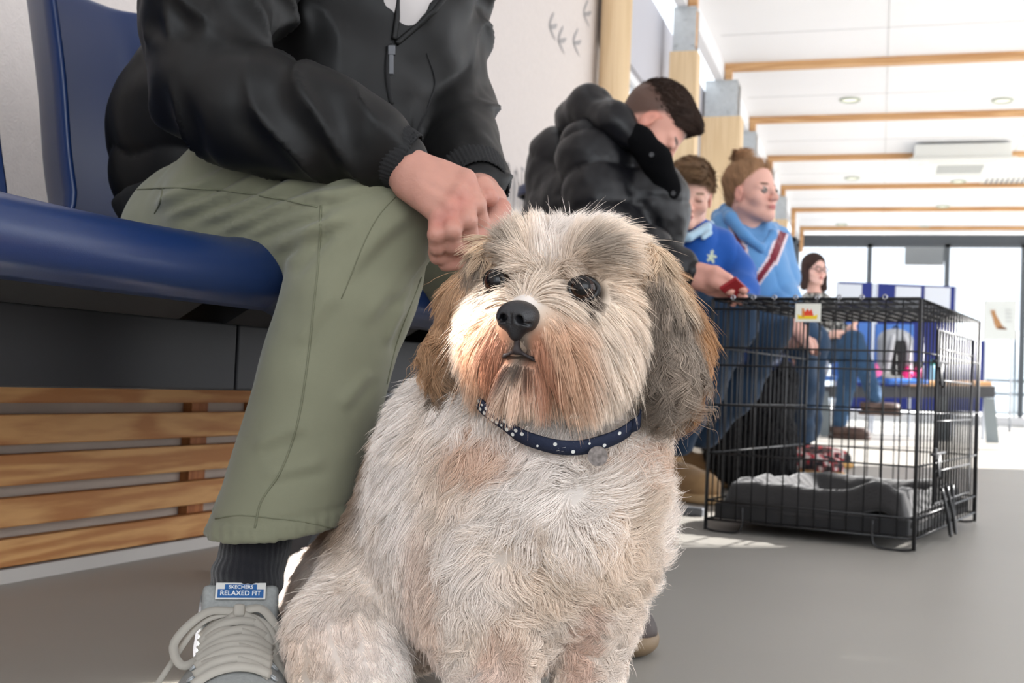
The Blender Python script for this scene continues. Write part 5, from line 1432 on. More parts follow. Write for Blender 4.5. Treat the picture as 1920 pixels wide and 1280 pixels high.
S = SDF(P(1370, 825, 3.88) - 0.09, P(1370, 825, 3.88) + 0.09, 0.004); S.chain([P(1373, 800, 3.86), P(1370, 850, 3.93)], [0.030, 0.032], 0.02); V, F = S.mesh(1); make('sock', V, F, mat('cyan_sock', (70, 180, 222), 0.8), p3)
boot(p3, floorp(1368, 888), unit(np.array([0.97, -0.25, 0])), 0.72, mat('white_trainer', (232, 232, 228), 0.6), mat('gum_sole', (196, 148, 84), 0.6), 'trainer', 0.09, 'white trainer with a gum sole')

# ---------------------------------------------------------------- woman in the hoodie
p4 = empty('person', (*P(1420, 640, 4.15)[:2], 0), 'person in a light blue hoodie with maroon and white chevron, hair in a bun', 'person')
O4 = P(1410, 360, 4.1); f4 = camdir(0.66, 0.0, -0.75); u4 = camdir(0.02, 1.0, 0.0)
V, F, c, w4, X4 = head(O4, f4, u4, 0.96, base=(226, 176, 160), brow=(96, 70, 56), lips=(186, 112, 108), neck=P(1402, 450, 4.14), jaw=0.92, lids=0.62)
S = SDF(P(1450, 620, 4.1) - np.array([0.5, 0.6, 0.68]), P(1450, 620, 4.1) + np.array([0.5, 0.6, 0.55]), 0.014)
S.chain([P(1400, 600, 4.2), P(1405, 480, 4.15)], [0.11, 0.10], 0.04); S.chain([P(1350, 460, 4.1), P(1352, 560, 4.0), P(1440, 605, 3.85)], [0.045, 0.04, 0.025], 0.03)
S.chain([P(1465, 470, 4.2), P(1478, 560, 4.1), P(1500, 628, 3.85)], [0.045, 0.04, 0.025], 0.03)
S.chain([P(1390, 610, 4.15), P(1488, 622, 3.85), P(1492, 790, 4.1)], [0.06, 0.05, 0.035], 0.03)
bV, bF = S.mesh(2)
HS = SDF(P(1495, 632, 3.8) - 0.12, P(1495, 632, 3.8) + 0.12, 0.004)
hand(HS, P(1478, 612, 3.83), P(1500, 625, 3.80), camdir(0.8, -0.5, -0.1), camdir(0, 0.3, 0.9), camdir(-0.2, -0.9, 0), 0.95, 0.5); hand(HS, P(1482, 636, 3.84), P(1505, 636, 3.81), camdir(0.9, -0.2, -0.1), camdir(0, -0.3, 0.9), camdir(-0.2, -0.9, 0), 0.95, 0.5)
aV, aF = HS.mesh(1)
make('body', np.concatenate([V, bV, aV]), np.concatenate([F, bF + len(V), aF + len(V) + len(bV)]), M['skin2'], p4, col=np.concatenate([c, np.tile(lin((220, 172, 156)), (len(bV) + len(aV), 1))]))
eyes(p4, w4, X4, 0.96, (84, 70, 56), -0.05)
def sh4(S, w, X, s):
    S.ell(w(-0.016, 0, 0.034), np.array([0.096, 0.078, 0.085]) * s, X, 0.02 * s); S.ell(w(-0.042, 0, -0.02), np.array([0.050, 0.060, 0.055]) * s, X, 0.02 * s)
    S.cut(w(0.045, 0, 0.052), unit(X[0] - X[2] * 0.45), 0.012 * s); S.cut(w(-0.004, 0, 0.0), unit(X[0] * 1.0 - X[2] * 0.9), 0.012 * s)
    S.ell(w(-0.045, 0, 0.132), np.array([0.032, 0.034, 0.028]) * s, X, 0.012 * s)
def fl4(W, N):
    L = ((W - O4) / 0.96) @ X4.T; t = np.array([-0.045, 0, 0.14]) - L; t[L[:, 2] > 0.115] = np.stack([-L[L[:, 2] > 0.115][:, 1], L[L[:, 2] > 0.115][:, 0] + 0.045, 0 * L[L[:, 2] > 0.115][:, 0]], 1); return t @ X4
hair_cap(p4, w4, X4, O4, 0.96, sh4, (178, 140, 106), 12000, 0.034, fl4, h=0.0045, rad=0.0005, lift=0.10, grav=0.0, nclump=700)
def hood_col(V):
    px, py, d = cam_px(V); c = np.tile(lin((96, 148, 200)), (len(V), 1)); mar = lin((118, 26, 44)); wh = lin((226, 206, 210))
    def band(x0, y0, x1, y1, hw_, w1):
        dx, dy = x1 - x0, y1 - y0; L = math.hypot(dx, dy); t = ((px - x0) * dx + (py - y0) * dy) / L / L; q = np.abs((px - x0) * dy - (py - y0) * dx) / L
        on = (t > -0.02) & (t < 1.02) & (d < 4.16)
        c[on & (q < hw_)] = wh; c[on & (q < w1)] = mar
    band(1370, 414, 1392, 468, 8.5, 3.5); band(1392, 462, 1408, 538, 8.5, 4.2); band(1468, 436, 1447, 492, 11.5, 7.0); band(1447, 488, 1408, 542, 9.5, 5.6)
    return c
S = SDF(P(1410, 500, 4.12) - np.array([0.34, 0.3, 0.28]), P(1410, 500, 4.12) + np.array([0.34, 0.3, 0.28]), 0.0048)
S.chain([P(1400, 600, 4.2), P(1402, 510, 4.16), P(1408, 450, 4.16)], [0.150, 0.145, 0.10], 0.05)
S.chain([P(1362, 428, 4.16), P(1350, 480, 4.10), P(1352, 548, 4.02), P(1425, 592, 3.92), P(1474, 612, 3.84)], [0.062, 0.062, 0.056, 0.050, 0.036], 0.03)
S.chain([P(1456, 452, 4.20), P(1466, 520, 4.16), P(1472, 566, 4.06), P(1484, 628, 3.86)], [0.056, 0.056, 0.050, 0.036], 0.03)
S.chain([P(1352, 408, 4.22), P(1385, 400, 4.2)], [0.035, 0.035], 0.03)
S.cap(P(1424, 425, 4.02), P(1420, 400, 4.05), 0.05, 0.06, 0.01, 's')
V, F = S.mesh(2, lambda V, N: 0.006 * (np.abs(np.sin((V @ CR) * 26 + (V @ CU) * 14 + 2 * fbm(V, 7, 1))) ** 0.7 - 0.6) + 0.001 * fbm(V, 40, 1)); hoo = make('hoodie', V, F, M['hoodie'], p4, col=hood_col(V))
S = SDF(P(1400, 430, 4.14) - 0.20, P(1400, 430, 4.14) + 0.20, 0.005)
S.chain([P(1428, 466, 4.02), P(1395, 440, 4.03), P(1370, 408, 4.08), P(1362, 396, 4.18), P(1380, 392, 4.26)], [0.013, 0.018, 0.022, 0.028, 0.030], 0.012)
S.chain([P(1428, 466, 4.02), P(1448, 440, 4.08), P(1452, 425, 4.2)], [0.013, 0.016, 0.020], 0.012)
V, F = S.mesh(2, lambda V, N: 0.003 * fbm(V, 22, 2)); make('hood', V, F, mat('hood_blue', (92, 146, 200), 0.9, sheen=0.3), hoo)
jeans(p4, [([P(1395, 612, 4.2), P(1440, 618, 4.05), P(1496, 628, 3.88), P(1500, 720, 4.0), P(1500, 812, 4.15)], [0.12, 0.09, 0.068, 0.058, 0.050]),
           ([P(1400, 612, 4.35), P(1460, 622, 4.3), P(1520, 640, 4.2), P(1516, 720, 4.25), P(1516, 806, 4.3)], [0.11, 0.085, 0.062, 0.052, 0.045])], M['denim'])
pm = mat('patterned_trainer', rough=0.8, attr='Col')
def pat(o):
    me = o.data; n = len(me.vertices); V = np.zeros(n * 3); me.vertices.foreach_get('co', V); V = V.reshape(-1, 3)
    q = fbm(V, 55, 1); c = np.tile(lin((96, 74, 72)), (n, 1)); c[q > 0.1] = lin((196, 40, 56)); c[q > 0.35] = lin((226, 216, 212)); c[q < -0.3] = lin((40, 40, 48))
    a = me.color_attributes.new('Col', 'FLOAT_COLOR', 'POINT'); c4 = np.ones((n, 4), np.float32); c4[:, :3] = c; a.data.foreach_set('color', c4.ravel())
o, _ = boot(p4, floorp(1500, 890), unit(np.array([0.9, -0.45, 0])), 0.88, pm, mat('gum_sole2', (206, 160, 96), 0.6), 'trainer', 0.10, 'red, white and dark patterned trainer'); pat(o)
o, _ = boot(p4, floorp(1520, 872), unit(np.array([0.9, -0.30, 0])), 0.88, pm, mat('gum_sole3', (206, 160, 96), 0.6), 'trainer', 0.10, 'red, white and dark patterned trainer'); pat(o)

# ---------------------------------------------------------------- seated woman far behind
p5 = empty('person', (*P(1545, 700, 8.7)[:2], 0), 'person with dark shoulder-length hair, glasses and patterned top, seated far behind the crate', 'person')
O5 = P(1527, 505, 8.6); f5 = camdir(0.35, -0.05, -0.93); u5 = camdir(0.06, 1, 0)
V, F, c, w5, X5 = head(O5, f5, u5, 1.0, h=0.006, base=(232, 188, 176), brow=(60, 42, 38), neck=P(1527, 548, 8.65))
S = SDF(P(1560, 640, 8.6) - np.array([0.6, 0.8, 0.7]), P(1560, 640, 8.6) + np.array([0.6, 0.8, 0.7]), 0.016)
S.chain([P(1530, 640, 8.8), P(1528, 570, 8.72)], [0.12, 0.11], 0.04); S.chain([P(1512, 565, 8.7), P(1520, 620, 8.5), P(1556, 628, 8.3)], [0.05, 0.04, 0.03], 0.03); S.chain([P(1548, 565, 8.7), P(1572, 618, 8.55), P(1600, 618, 8.4)], [0.05, 0.04, 0.03], 0.03)
bV, bF = S.mesh(1)
HS = SDF(P(1580, 615, 8.35) - 0.25, P(1580, 615, 8.35) + 0.25, 0.0065)
hand(HS, P(1556, 628, 8.3), P(1572, 624, 8.25), camdir(0.9, 0.3, 0), camdir(0, 0.3, 0.9), camdir(0, -1, 0), 1.0, 0.3); hand(HS, P(1590, 620, 8.4), P(1600, 612, 8.35), camdir(0.4, 0.9, 0), camdir(0.5, 0, 0.8), camdir(0.6, 0, -0.6), 1.0, 0.3)
aV, aF = HS.mesh(1)
make('body', np.concatenate([V, bV, aV]), np.concatenate([F, bF + len(V), aF + len(V) + len(bV)]), M['skin2'], p5, col=np.concatenate([c, np.tile(lin((230, 186, 172)), (len(bV) + len(aV), 1))]))
def sh5(S, w, X, s):
    S.ell(w(-0.020, 0, 0.034), (0.104, 0.084, 0.092), X, 0.02)
    for g in (-1, 1): S.chain([w(-0.01, g * 0.07, 0.03), w(-0.005, g * 0.078, -0.05), w(0.01, g * 0.085, -0.13)], [0.03, 0.034, 0.03], 0.02)
    S.ell(w(-0.055, 0, -0.06), (0.05, 0.08, 0.09), X, 0.03)
    S.ell(w(0.085, 0, -0.02), (0.07, 0.056, 0.085), X, 0.01, 's')
hair_cap(p5, w5, X5, O5, 1.0, sh5, (66, 46, 42), 0, 0.03, None, h=0.0065)
b = MB()
for g in (-1, 1): b.tube([w5(0.100, g * 0.032 + 0.024 * math.cos(a), -0.002 + 0.019 * math.sin(a)) for a in np.linspace(0, 2 * PI, 18, endpoint=False)], 0.003, 6, closed=True)
b.tube([w5(0.100, -0.008, 0), w5(0.100, 0.008, 0)], 0.003, 6)
for g in (-1, 1): b.tube([w5(0.098, g * 0.056, 0.002), w5(-0.004, g * 0.082, 0.0)], 0.003, 6)
b.build('glasses', mat('dark_glasses_frame', (60, 40, 44), 0.4), p5)
S = SDF(P(1535, 600, 8.7) - 0.42, P(1535, 600, 8.7) + 0.42, 0.011)
S.chain([P(1530, 645, 8.8), P(1528, 590, 8.74), P(1528, 566, 8.7)], [0.16, 0.15, 0.10], 0.05); S.chain([P(1508, 572, 8.7), P(1512, 618, 8.5), P(1550, 628, 8.32)], [0.065, 0.055, 0.045], 0.03); S.chain([P(1550, 572, 8.7), P(1570, 615, 8.55), P(1588, 620, 8.42)], [0.065, 0.055, 0.045], 0.03)
S.ell(P(1530, 545, 8.52), (0.06, 0.06, 0.075), None, 0.01, 's')
V, F = S.mesh(1); q = vnoise(V, 70); col = np.tile(lin((64, 66, 66)), (len(V), 1)); col[q > 0.05] = lin((205, 205, 200)); make('patterned_top', V, F, M['cloth_attr'], p5, col=col)
jeans(p5, [([P(1540, 660, 8.8), P(1590, 650, 8.3), P(1588, 720, 8.35), P(1575, 790, 8.5)], [0.11, 0.075, 0.062, 0.055]),
           ([P(1540, 655, 8.7), P(1600, 640, 8.2), P(1622, 690, 8.1), P(1640, 745, 8.05)], [0.11, 0.075, 0.062, 0.052])], M['denim_l'], 0.011)
bs = mat('brown_shoe', (74, 56, 50), 0.6)
a5 = P(1575, 812, 8.5); a5[2] = 0; boot(p5, a5, unit(CR + np.array([0, -0.3, 0])), 1.0, bs, bs, 'shoe', 0.09)
o, _ = boot(p5, P(1632, 778, 8.05), unit(CR + np.array([0, 0, 0.02])), 1.0, bs, bs, 'shoe', 0.09)
# ================================================================= wire crate
A0 = P(1713, 1036, 2.42); A0[2] = 0           # near corner on the floor
A1 = P(1341, 996, 2.64); A1[2] = 0            # left corner
ux = unit(A1 - A0); Wc = 0.455; Dc = 0.74; Hc = 0.525
uy = np.array([-ux[1], ux[0], 0]); uy = uy if uy @ CF > 0 else -uy
def cp_(a, b, z): return A0 + ux * a + uy * b + np.array([0, 0, z])
crate = empty('dog_crate', cp_(Wc / 2, Dc / 2, 0), 'black folding wire dog crate with a sticker, standing empty on the floor', 'dog crate')
wm_ = M['black']
def panel(o, du, dv, nu, nv, vz, name, r=0.0018, extra=None, rv=None):
    """wire panel: nu wires running along dv, cross wires at the fractions nv"""
    b = MB()
    for i in range(nu + 1):
        p = o + du * (i / nu); b.tube([p, p + dv], r * (1.5 if i in (0, nu) else 1.0), 6)
    for f in nv: b.tube([o + dv * f, o + dv * f + du], r * (1.5 if f in (0.0, 1.0) else 1.25), 6)
    if extra: extra(b)
    return b.build(name, wm_, crate, smooth=True)
zb = 0.028; hz_ = Hc - zb
fr = panel(cp_(0, 0, zb), ux * Wc, np.array([0, 0, hz_]), 13, (0.0, 0.085, 0.30, 0.52, 0.70, 0.78, 0.955, 1.0), 0, 'front_panel')
panel(cp_(0, Dc, zb), ux * Wc, np.array([0, 0, hz_]), 13, (0.0, 0.085, 0.30, 0.52, 0.78, 1.0), 0, 'back_panel')
panel(cp_(0, 0, zb), uy * Dc, np.array([0, 0, hz_]), 21, (0.0, 0.085, 0.30, 0.52, 0.78, 1.0), 0, 'side_panel')
panel(cp_(Wc, 0, zb), uy * Dc, np.array([0, 0, hz_]), 21, (0.0, 0.085, 0.30, 0.52, 0.78, 1.0), 0, 'side_panel')
panel(cp_(0, 0, Hc), ux * Wc, uy * Dc, 13, (0.0, 0.18, 0.36, 0.5, 0.64, 0.82, 1.0), 0, 'top_panel', 0.0018)
b = MB()
for k in range(22): b.tube([cp_(0, Dc * k / 21, Hc + 0.003), cp_(Wc, Dc * k / 21, Hc + 0.003)], 0.0013, 6)
b.build('top_panel', wm_, crate, smooth=True)
# corner posts with feet
for a, bb_ in ((0, 0), (Wc, 0), (0, Dc), (Wc, Dc)):
    b = MB(); sa = 1 if a == 0 else -1; sb_ = 1 if bb_ == 0 else -1
    b.tube([cp_(a, bb_, 0.004), cp_(a, bb_, Hc)], 0.0042, 8)
    b.tube(catmull([cp_(a, bb_, 0.10), cp_(a, bb_, 0.02), cp_(a + sa * 0.012, bb_, 0.004), cp_(a + sa * 0.07, bb_, 0.004), cp_(a + sa * 0.085, bb_, 0.02), cp_(a + sa * 0.085, bb_, 0.06)], 4), 0.0028, 8)
    b.build('corner_post', wm_, crate, smooth=True)
# door in the right-hand side: frame, wires and two bolt latches
b = MB(); d0, d1, z0, z1 = 0.16, 0.60, 0.09, 0.47
b.tube([cp_(-0.006, d0, z0), cp_(-0.006, d1, z0), cp_(-0.006, d1, z1), cp_(-0.006, d0, z1)], 0.0030, 8, closed=True)
for k in range(1, 13): b.tube([cp_(-0.006, d0 + (d1 - d0) * k / 13, z0), cp_(-0.006, d0 + (d1 - d0) * k / 13, z1)], 0.0018, 6)
for z in (0.16, 0.27, 0.36, 0.43): b.tube([cp_(-0.006, d0, z), cp_(-0.006, d1, z)], 0.0022, 6)
door = b.build('door', wm_, crate, smooth=True)
for z in (0.20, 0.40):
    b = MB(); b.tube([cp_(-0.012, 0.10, z), cp_(-0.012, 0.24, z)], 0.0032, 8); b.tube([cp_(-0.012, 0.16, z), cp_(-0.016, 0.16, z - 0.05), cp_(-0.016, 0.175, z - 0.055), cp_(-0.012, 0.18, z)], 0.0030, 8)
    b.box(cp_(-0.012, 0.13, z), (0.008, 0.016, 0.026), (ux, uy, (0, 0, 1)), bev=0.002); b.build('latch', wm_, door, smooth=True)
# hooked loops hanging below the side
for k in (0.24, 0.30):
    b = MB(); b.tube(catmull([cp_(-0.008, k, 0.12), cp_(-0.02, k + 0.01, 0.06), cp_(-0.022, k + 0.03, 0.02), cp_(-0.02, k + 0.055, 0.014), cp_(-0.012, k + 0.075, 0.05), cp_(-0.006, k + 0.08, 0.12)], 5), 0.0036, 8); b.build('carry_hook', wm_, crate, smooth=True)
# hinge rings along the top edge catch the light
rg = mat('ring_zinc', (180, 180, 184), 0.25, 0.9)
for k in range(8):
    c = cp_(Wc * (0.16 + 0.105 * k), -0.002, Hc + 0.004); b = MB()
    b.tube([c + ux * 0.0045 * math.cos(a) + np.array([0, 0, 0.0045]) * math.sin(a) for a in np.linspace(0, 2 * PI, 12, endpoint=False)], 0.0018, 6, closed=True); b.build('hinge_ring', rg, crate, smooth=True)
# moulded floor tray
b = MB(); b.box(cp_(Wc / 2, Dc / 2, 0.034), (Wc - 0.03, Dc - 0.03, 0.008), (ux, uy, (0, 0, 1)), bev=0.003)
for (a, bb_, la, lb_) in ((Wc / 2, 0.018, Wc - 0.03, 0.008), (Wc / 2, Dc - 0.018, Wc - 0.03, 0.008), (0.018, Dc / 2, 0.008, Dc - 0.03), (Wc - 0.018, Dc / 2, 0.008, Dc - 0.03)):
    b.box(cp_(a, bb_, 0.047), (la, lb_, 0.034), (ux, uy, (0, 0, 1)), bev=0.003)
b.build('floor_tray', mat('black_plastic_tray', (30, 30, 32), 0.5), crate)
# sticker on the front
sc0 = cp_(Wc * 0.515, -0.006, Hc - 0.030); sR = -ux; sN = -uy
b = MB(); b.box(sc0, (0.056, 0.0025, 0.040), (sR, uy, (0, 0, 1)), bev=0.001); lab2 = b.build('sticker', mat('sticker_white', (236, 234, 222), 0.5), crate, label='white sticker with a red and yellow picture')
def spoly(pts, m, nm, off):
    b = MB(); b.poly([sc0 + sR * x + np.array([0, 0, z]) - uy * (0.0013 + off) for x, z in pts], -uy, 0.0003); b.build(nm, m, lab2)
spoly([(-0.021, -0.014), (0.020, -0.014), (0.022, -0.004), (0.012, -0.007), (-0.012, -0.007), (-0.023, -0.004)], mat('print_yellow', (240, 208, 50), 0.6), 'yellow_print', 0.0001)
spoly([(-0.012, -0.007), (0.013, -0.007), (0.008, 0.008), (0.003, 0.003), (0.0, 0.009), (-0.006, 0.002), (-0.010, 0.008)], mat('print_red', (226, 74, 48), 0.6), 'red_print', 0.0002)
spoly([(-0.013, -0.010), (-0.007, -0.010), (-0.008, 0.009), (-0.013, 0.010)], mat('print_orange', (214, 140, 70), 0.6), 'orange_print', 0.0004)
# rumpled bed in the crate
bed = empty('crate_bed', cp_(Wc / 2, Dc / 2, 0.038), 'rumpled dark grey padded bed lying inside the wire crate', 'dog bed')
na, nb = 60, 80; G1 = np.zeros((na, nb, 3)); rr = 0.022
for i in range(na):
    for j in range(nb):
        a = i / (na - 1); c_ = j / (nb - 1)
        rim = max(abs(a - 0.5), abs(c_ - 0.5)) * 2
        z = 0.050 + 0.055 * float(sst(0.66, 0.9, np.array(rim))) - 0.045 * float(sst(0.93, 1.0, np.array(rim)))
        z += 0.055 * math.exp(-((a - 0.72) / 0.20) ** 2 - ((c_ - 0.30) / 0.20) ** 2) + 0.035 * math.exp(-((a - 0.15) / 0.12) ** 2 - ((c_ - 0.15) / 0.2) ** 2)
        G1[i, j] = cp_(0.026 + (Wc - 0.052) * a, 0.026 + (Dc - 0.052) * c_, z)
G1[..., 2] += 0.008 * fbm(G1, 14, 2)
b = MB(); b.grid(G1[:, ::-1], 0.012); b.build('pad', mat('grey_plush', (42, 40, 40), 0.95, noise=(20, 0.1), sheen=0.3, bump=(200, 0.6, 0.002)), bed, smooth=True)
b = MB(); b.tube(catmull([cp_(0.03, 0.03, 0.052), cp_(Wc / 2, 0.024, 0.055), cp_(Wc - 0.03, 0.03, 0.052)], 8), 0.012, 10); b.tube(catmull([cp_(0.024, 0.03, 0.052), cp_(0.022, Dc / 2, 0.058), cp_(0.024, Dc - 0.03, 0.052)], 8), 0.012, 10); b.build('piped_edge', mat('dark_piping', (48, 46, 46), 0.9), bed, smooth=True)

# ================================================================= black dog between the seated people
bd_ = empty('dog', (*P(1435, 870, 3.75)[:2], 0), 'black long-haired dog lying and sitting behind the crate between the seated people', 'dog')
S = SDF(P(1440, 770, 3.75) - np.array([0.34, 0.34, 0.42]), P(1440, 770, 3.75) + np.array([0.34, 0.34, 0.34]), 0.007)
zf = lambda px, py, d, z: np.array([*P(px, py, d)[:2], z])
S.ell(zf(1405, 800, 3.8, 0.16), (0.14, 0.16, 0.14), None, 0.05)
S.chain([P(1410, 790, 3.8), P(1432, 720, 3.75), P(1425, 665, 3.72)], [0.11, 0.085, 0.055], 0.05)
S.ell(P(1418, 640, 3.70), (0.062, 0.065, 0.052), None, 0.03); S.chain([P(1422, 642, 3.68), P(1446, 650, 3.62)], [0.034, 0.022], 0.02)
for g in (-1, 1): S.chain([P(1412 + 10 * g, 632, 3.72 + 0.04 * g), P(1404 + 12 * g, 668, 3.72 + 0.06 * g)], [0.022, 0.014], 0.01)
S.chain([P(1445, 760, 3.68), zf(1462, 820, 3.62, 0.12), zf(1480, 870, 3.6, 0.03)], [0.06, 0.04, 0.03], 0.03); S.chain([zf(1480, 870, 3.6, 0.028), zf(1502, 885, 3.55, 0.026)], [0.03, 0.028], 0.02)
S.chain([P(1420, 770, 3.9), zf(1430, 830, 3.88, 0.12), zf(1440, 870, 3.86, 0.03)], [0.06, 0.04, 0.03], 0.03)
V, F = S.mesh(2); kb = lin((26, 25, 28))
bo = make('body', V, F, M['skin_fur'], bd_, col=np.tile(kb * 0.7, (len(V), 1)))
fur('body_hair', V, F, 16000, lambda W: np.full(len(W), 0.04), lambda W, N: np.tile(np.array([0, 0, -1.0]) - CR * 0.2, (len(W), 1)), lambda W: np.tile(kb, (len(W), 1)) * 1.2, M['hair'], bo, rad=0.0009, lift=0.3, nclump=500, curl=0.004)
for g in (0, 1):
    b = MB(); b.ball(P(1432, 636, 3.64 + 0.07 * g), 0.009); b.build('eye', M['eye'], bd_, smooth=True)
b = MB(); b.ball(P(1450, 650, 3.60), (0.012, 0.012, 0.010)); b.build('nose', M['nose'], bd_, smooth=True)

# ================================================================= far end: boards, seats, backpack, poster
bb = mat('display_board_blue', (46, 58, 128), 0.85); bf_ = mat('board_frame', (200, 206, 216), 0.4, 0.3); pp = mat('paper_white', (222, 228, 236), 0.8)
def board(px0, px1, top, bot, d, lab, sheets, lean=0.0):
    a = P(px0, bot, d); c = P(px1, bot, d); r = c - a; r[2] = 0; wdt = np.linalg.norm(r); r = unit(r); zt = P((px0 + px1) / 2, top, d)[2]; zb_ = P((px0 + px1) / 2, bot, d)[2]
    n = np.cross(r, (0, 0, 1)); n = n if n @ CF < 0 else -n; m = (a + c) / 2
    e = empty('display_board', (m[0], m[1], 0), lab, 'display board')
    b = MB(); b.box((m[0], m[1], (zt + zb_) / 2), (wdt, 0.02, zt - zb_), (r, n, (0, 0, 1))); b.build('panel', bb, e)
    for s_ in (-1, 1):
        b = MB(); q = m + r * s_ * (wdt / 2 + 0.008); b.box((q[0], q[1], zt / 2), (0.02, 0.028, zt), (r, n, (0, 0, 1)), bev=0.003); b.build('frame_post', bf_, e)
    for (x0, x1, y0, y1) in sheets:
        c0 = P((x0 + x1) / 2, (y0 + y1) / 2, d); w_ = (x1 - x0) / FPX * d; h_ = (y1 - y0) / FPX * d; q = m + r * ((c0 - m) @ r) + n * 0.014; q[2] = c0[2]
        b = MB(); b.box(q, (w_, 0.003, h_), (r, n, (0, 0, 1))); b.build('notice', pp, e)
    return e
board(1565, 1628, 528, 768, 10.2, 'dark blue display board with one white notice behind the bespectacled woman', [(1571, 1617, 532, 572)])
board(1638, 1784, 533, 768, 10.2, 'wide dark blue display board with two white notices side by side', [(1680, 1728, 537, 580), (1735, 1783, 538, 584)])
board(1706, 1842, 636, 770, 9.6, 'low blue display board standing behind the right side of the crate', [])
# far row of blue seats with a beam
fe = empty('waiting_bench', (*P(1700, 700, 8.9)[:2], 0), 'far bench of blue seats with a wooden edge, carrying the backpack', 'bench')
fb = mat('far_seat_blue', (66, 120, 200), 0.4); z_s = 0.44
for px in (1528, 1610, 1690, 1770):
    c = P(px, 700, 9.0); b = MB()
    if px < 1750:
        b.box((c[0], c[1], z_s), (0.30, 0.34, 0.03), (CR * 1, CF, (0, 0, 1)), bev=0.012); b.box((c[0] + CF[0] * 0.2, c[1] + CF[1] * 0.2, z_s + 0.24), (0.30, 0.03, 0.42), (CR, CF, (0, 0, 1)), bev=0.012); b.build('seat', fb, fe, smooth=True)
    else:
        b.box((c[0], c[1], z_s), (0.62, 0.30, 0.03), (CR, CF, (0, 0, 1)), bev=0.006); b.build('table_top', M['oak'], fe)
b = MB(); c = P(1680, 740, 9.05); b.box((c[0], c[1], 0.36), (1.5, 0.08, 0.09), (CR, CF, (0, 0, 1)), bev=0.005); b.build('beam', mat('far_beam', (70, 72, 76), 0.5), fe)
for px in (1540, 1762, 1852):
    c = P(px, 740, 9.0); b = MB(); b.poly([(c[0] - 0.03, c[1], 0.34), (c[0] + 0.05, c[1], 0.34), (c[0] + 0.09, c[1], 0.0), (c[0] - 0.0, c[1], 0.0)], (0, 1, 0), 0.05); b.build('leg', mat('leg_pale', (136, 146, 150), 0.5, 0.2), fe)
# backpack on the seat
bp = empty('backpack', P(1678, 698, 8.75), 'grey and black backpack with straps, standing on the far blue seat', 'backpack')
X6 = np.stack([CR, CF, np.array([0, 0, 1.0])])
S = SDF(P(1678, 655, 8.75) - 0.3, P(1678, 655, 8.75) + 0.3, 0.008); zc = P(1678, 655, 8.75)
zc[2] = 0.46 + 0.17
S.box(zc, (0.125, 0.09, 0.17), X6, 0.07, 0.02); S.ell(zc + np.array([0, 0, 0.12]), (0.115, 0.085, 0.075), X6, 0.03)
V, F = S.mesh(2, lambda V, N: 0.004 * fbm(V, 12, 2)); make('shell', V, F, mat('backpack_grey', (176, 180, 186), 0.8), bp)
b = MB(); b.box(zc - CF * 0.095 + np.array([0, 0, -0.02]), (0.10, 0.05, 0.26), X6, bev=0.02); b.build('pocket', mat('backpack_black', (30, 30, 34), 0.7), bp)
for g in (-1, 1):
    b = MB(); b.tube(catmull([zc - CF * 0.085 + CR * 0.04 * g + np.array([0, 0, 0.15]), zc - CF * 0.125 + CR * 0.065 * g + np.array([0, 0, 0.05]), zc - CF * 0.10 + CR * 0.085 * g + np.array([0, 0, -0.13])], 6), 0.016, 8); b.build('strap', mat('strap_pale', (206, 208, 214), 0.8), bp, smooth=True)
b = MB(); b.tube(catmull([zc + CR * -0.03 + np.array([0, 0, 0.18]), zc + np.array([0, 0, 0.215]), zc + CR * 0.03 + np.array([0, 0, 0.18])], 6), 0.008, 8); b.build('handle', mat('backpack_black2', (30, 30, 34), 0.7), bp, smooth=True)
b = MB(); b.box(zc - CF * 0.02 + CR * 0.15 + np.array([0, 0, -0.10]), (0.09, 0.12, 0.10), X6, bev=0.03); b.build('side_pocket', mat('backpack_black3', (36, 34, 38), 0.7), bp, smooth=True)
# pink trainers-like pouches and small bottle on the seats
def blobthing(name, px, py, d, r, col, lab, cat, z=None, extra=None):
    c = P(px, py, d); 
    if z is not None: c[2] = z
    e = empty(name, c, lab, cat); S = SDF(c - max(r) * 2.5, c + max(r) * 2.5, max(r) / 9)
    S.ell(c, r, X6, 0.01); S.cap(c + np.array([0, 0, r[2] * 0.6]), c + np.array([0, 0, r[2] * 1.15]), r[0] * 0.45, r[0] * 0.3, 0.01)
    V, F = S.mesh(1); make('pouch', V, F, mat(name + '_cloth', col, 0.6), e)
    b = MB(); b.tube(catmull([c + CR * -r[0] * 0.4 + np.array([0, 0, r[2] * 1.0]), c + np.array([0, 0, r[2] * 1.7]), c + CR * r[0] * 0.4 + np.array([0, 0, r[2] * 1.0])], 5), r[0] * 0.14, 6); b.build('loop', mat(name + '_loop', tuple(int(v * 0.8) for v in col), 0.6), e, smooth=True)
blobthing('pink_pouch', 1642, 690, 8.55, (0.045, 0.04, 0.036), (246, 110, 178), 'bright pink pouch lying left of the backpack on the far seat', 'pouch', 0.495)
blobthing('pink_pouch', 1702, 692, 8.55, (0.040, 0.04, 0.034), (240, 52, 138), 'deep pink pouch lying right against the backpack', 'pouch', 0.49)
blobthing('pink_pouch', 1722, 686, 8.5, (0.032, 0.03, 0.040), (244, 70, 150), 'small pink pouch furthest from the backpack, beside the crate corner wire', 'pouch', 0.50)
c = P(1748, 692, 8.7); c[2] = 0.455
e = empty('water_bottle', c, 'small green and pale blue water bottle standing on the far wooden ledge', 'bottle')
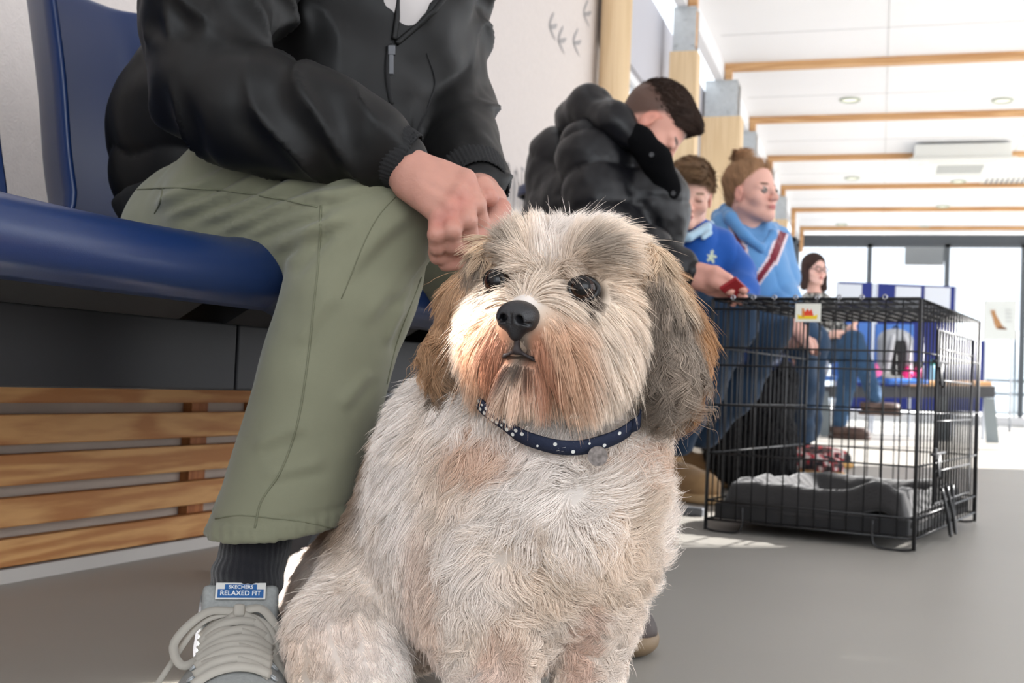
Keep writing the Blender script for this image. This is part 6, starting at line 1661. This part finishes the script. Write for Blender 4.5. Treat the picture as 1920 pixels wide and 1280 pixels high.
b = MB(); b.tube([c, c + np.array([0, 0, 0.002]), c + np.array([0, 0, 0.09]), c + np.array([0, 0, 0.11])], [0.026, 0.028, 0.028, 0.014], 16); b.build('body', mat('bottle_blue', (150, 206, 232), 0.2), e, smooth=True)
b = MB(); b.tube([c + np.array([0, 0, 0.11]), c + np.array([0, 0, 0.15])], [0.014, 0.011], 12); b.build('cap', mat('bottle_green', (70, 160, 130), 0.4), e, smooth=True)
# poster with a cat on a white stand
d = 12.5; pc_ = P(1875, 600, d); e = empty('poster_stand', (pc_[0], pc_[1], 0), 'pale poster with a picture of a sitting cat, by the bright doors', 'poster')
w_, h_ = 60 / FPX * d, 74 / FPX * d
b = MB(); b.box(pc_, (w_, 0.02, h_), X6, bev=0.004); pnl = b.build('panel', mat('poster_paper', (214, 218, 216), 0.7), e)
def ppoly(pts, m, nm, off=0.0): 
    b = MB(); b.poly([P(x, y, d) - CF * (0.012 + off) for x, y in pts], -CF, 0.001); b.build(nm, m, pnl)
tan_ = mat('print_tan', (176, 132, 92), 0.8)
ppoly([(1857, 579), (1860, 583), (1864, 580), (1866, 588), (1870, 596), (1876, 606), (1881, 614), (1867, 616), (1863, 606), (1861, 596), (1858, 588)], tan_, 'cat_print')
ppoly([(1872, 611), (1882, 613), (1887, 616), (1886, 618), (1868, 617)], mat('print_brown', (120, 84, 60), 0.8), 'cat_print', 0.001)
ppoly([(1862, 632), (1880, 626), (1904, 622), (1904, 634), (1880, 632)], mat('print_pink', (222, 170, 164), 0.8), 'banner_print', 0.001)
for k in range(4): ppoly([(1884, 580 + 7 * k), (1896, 580 + 7 * k), (1896, 582 + 7 * k), (1884, 582 + 7 * k)], mat('print_grey', (188, 190, 190), 0.8), 'text_print', 0.001)
for g in (-1, 1):
    b = MB(); q = pc_ + CR * g * w_ * 0.42 + CF * 0.03; b.tube([(q[0], q[1], 0), (q[0], q[1], pc_[2] + h_ / 2 - 0.05)], 0.014, 8); b.build('leg', bf_, e, smooth=True)
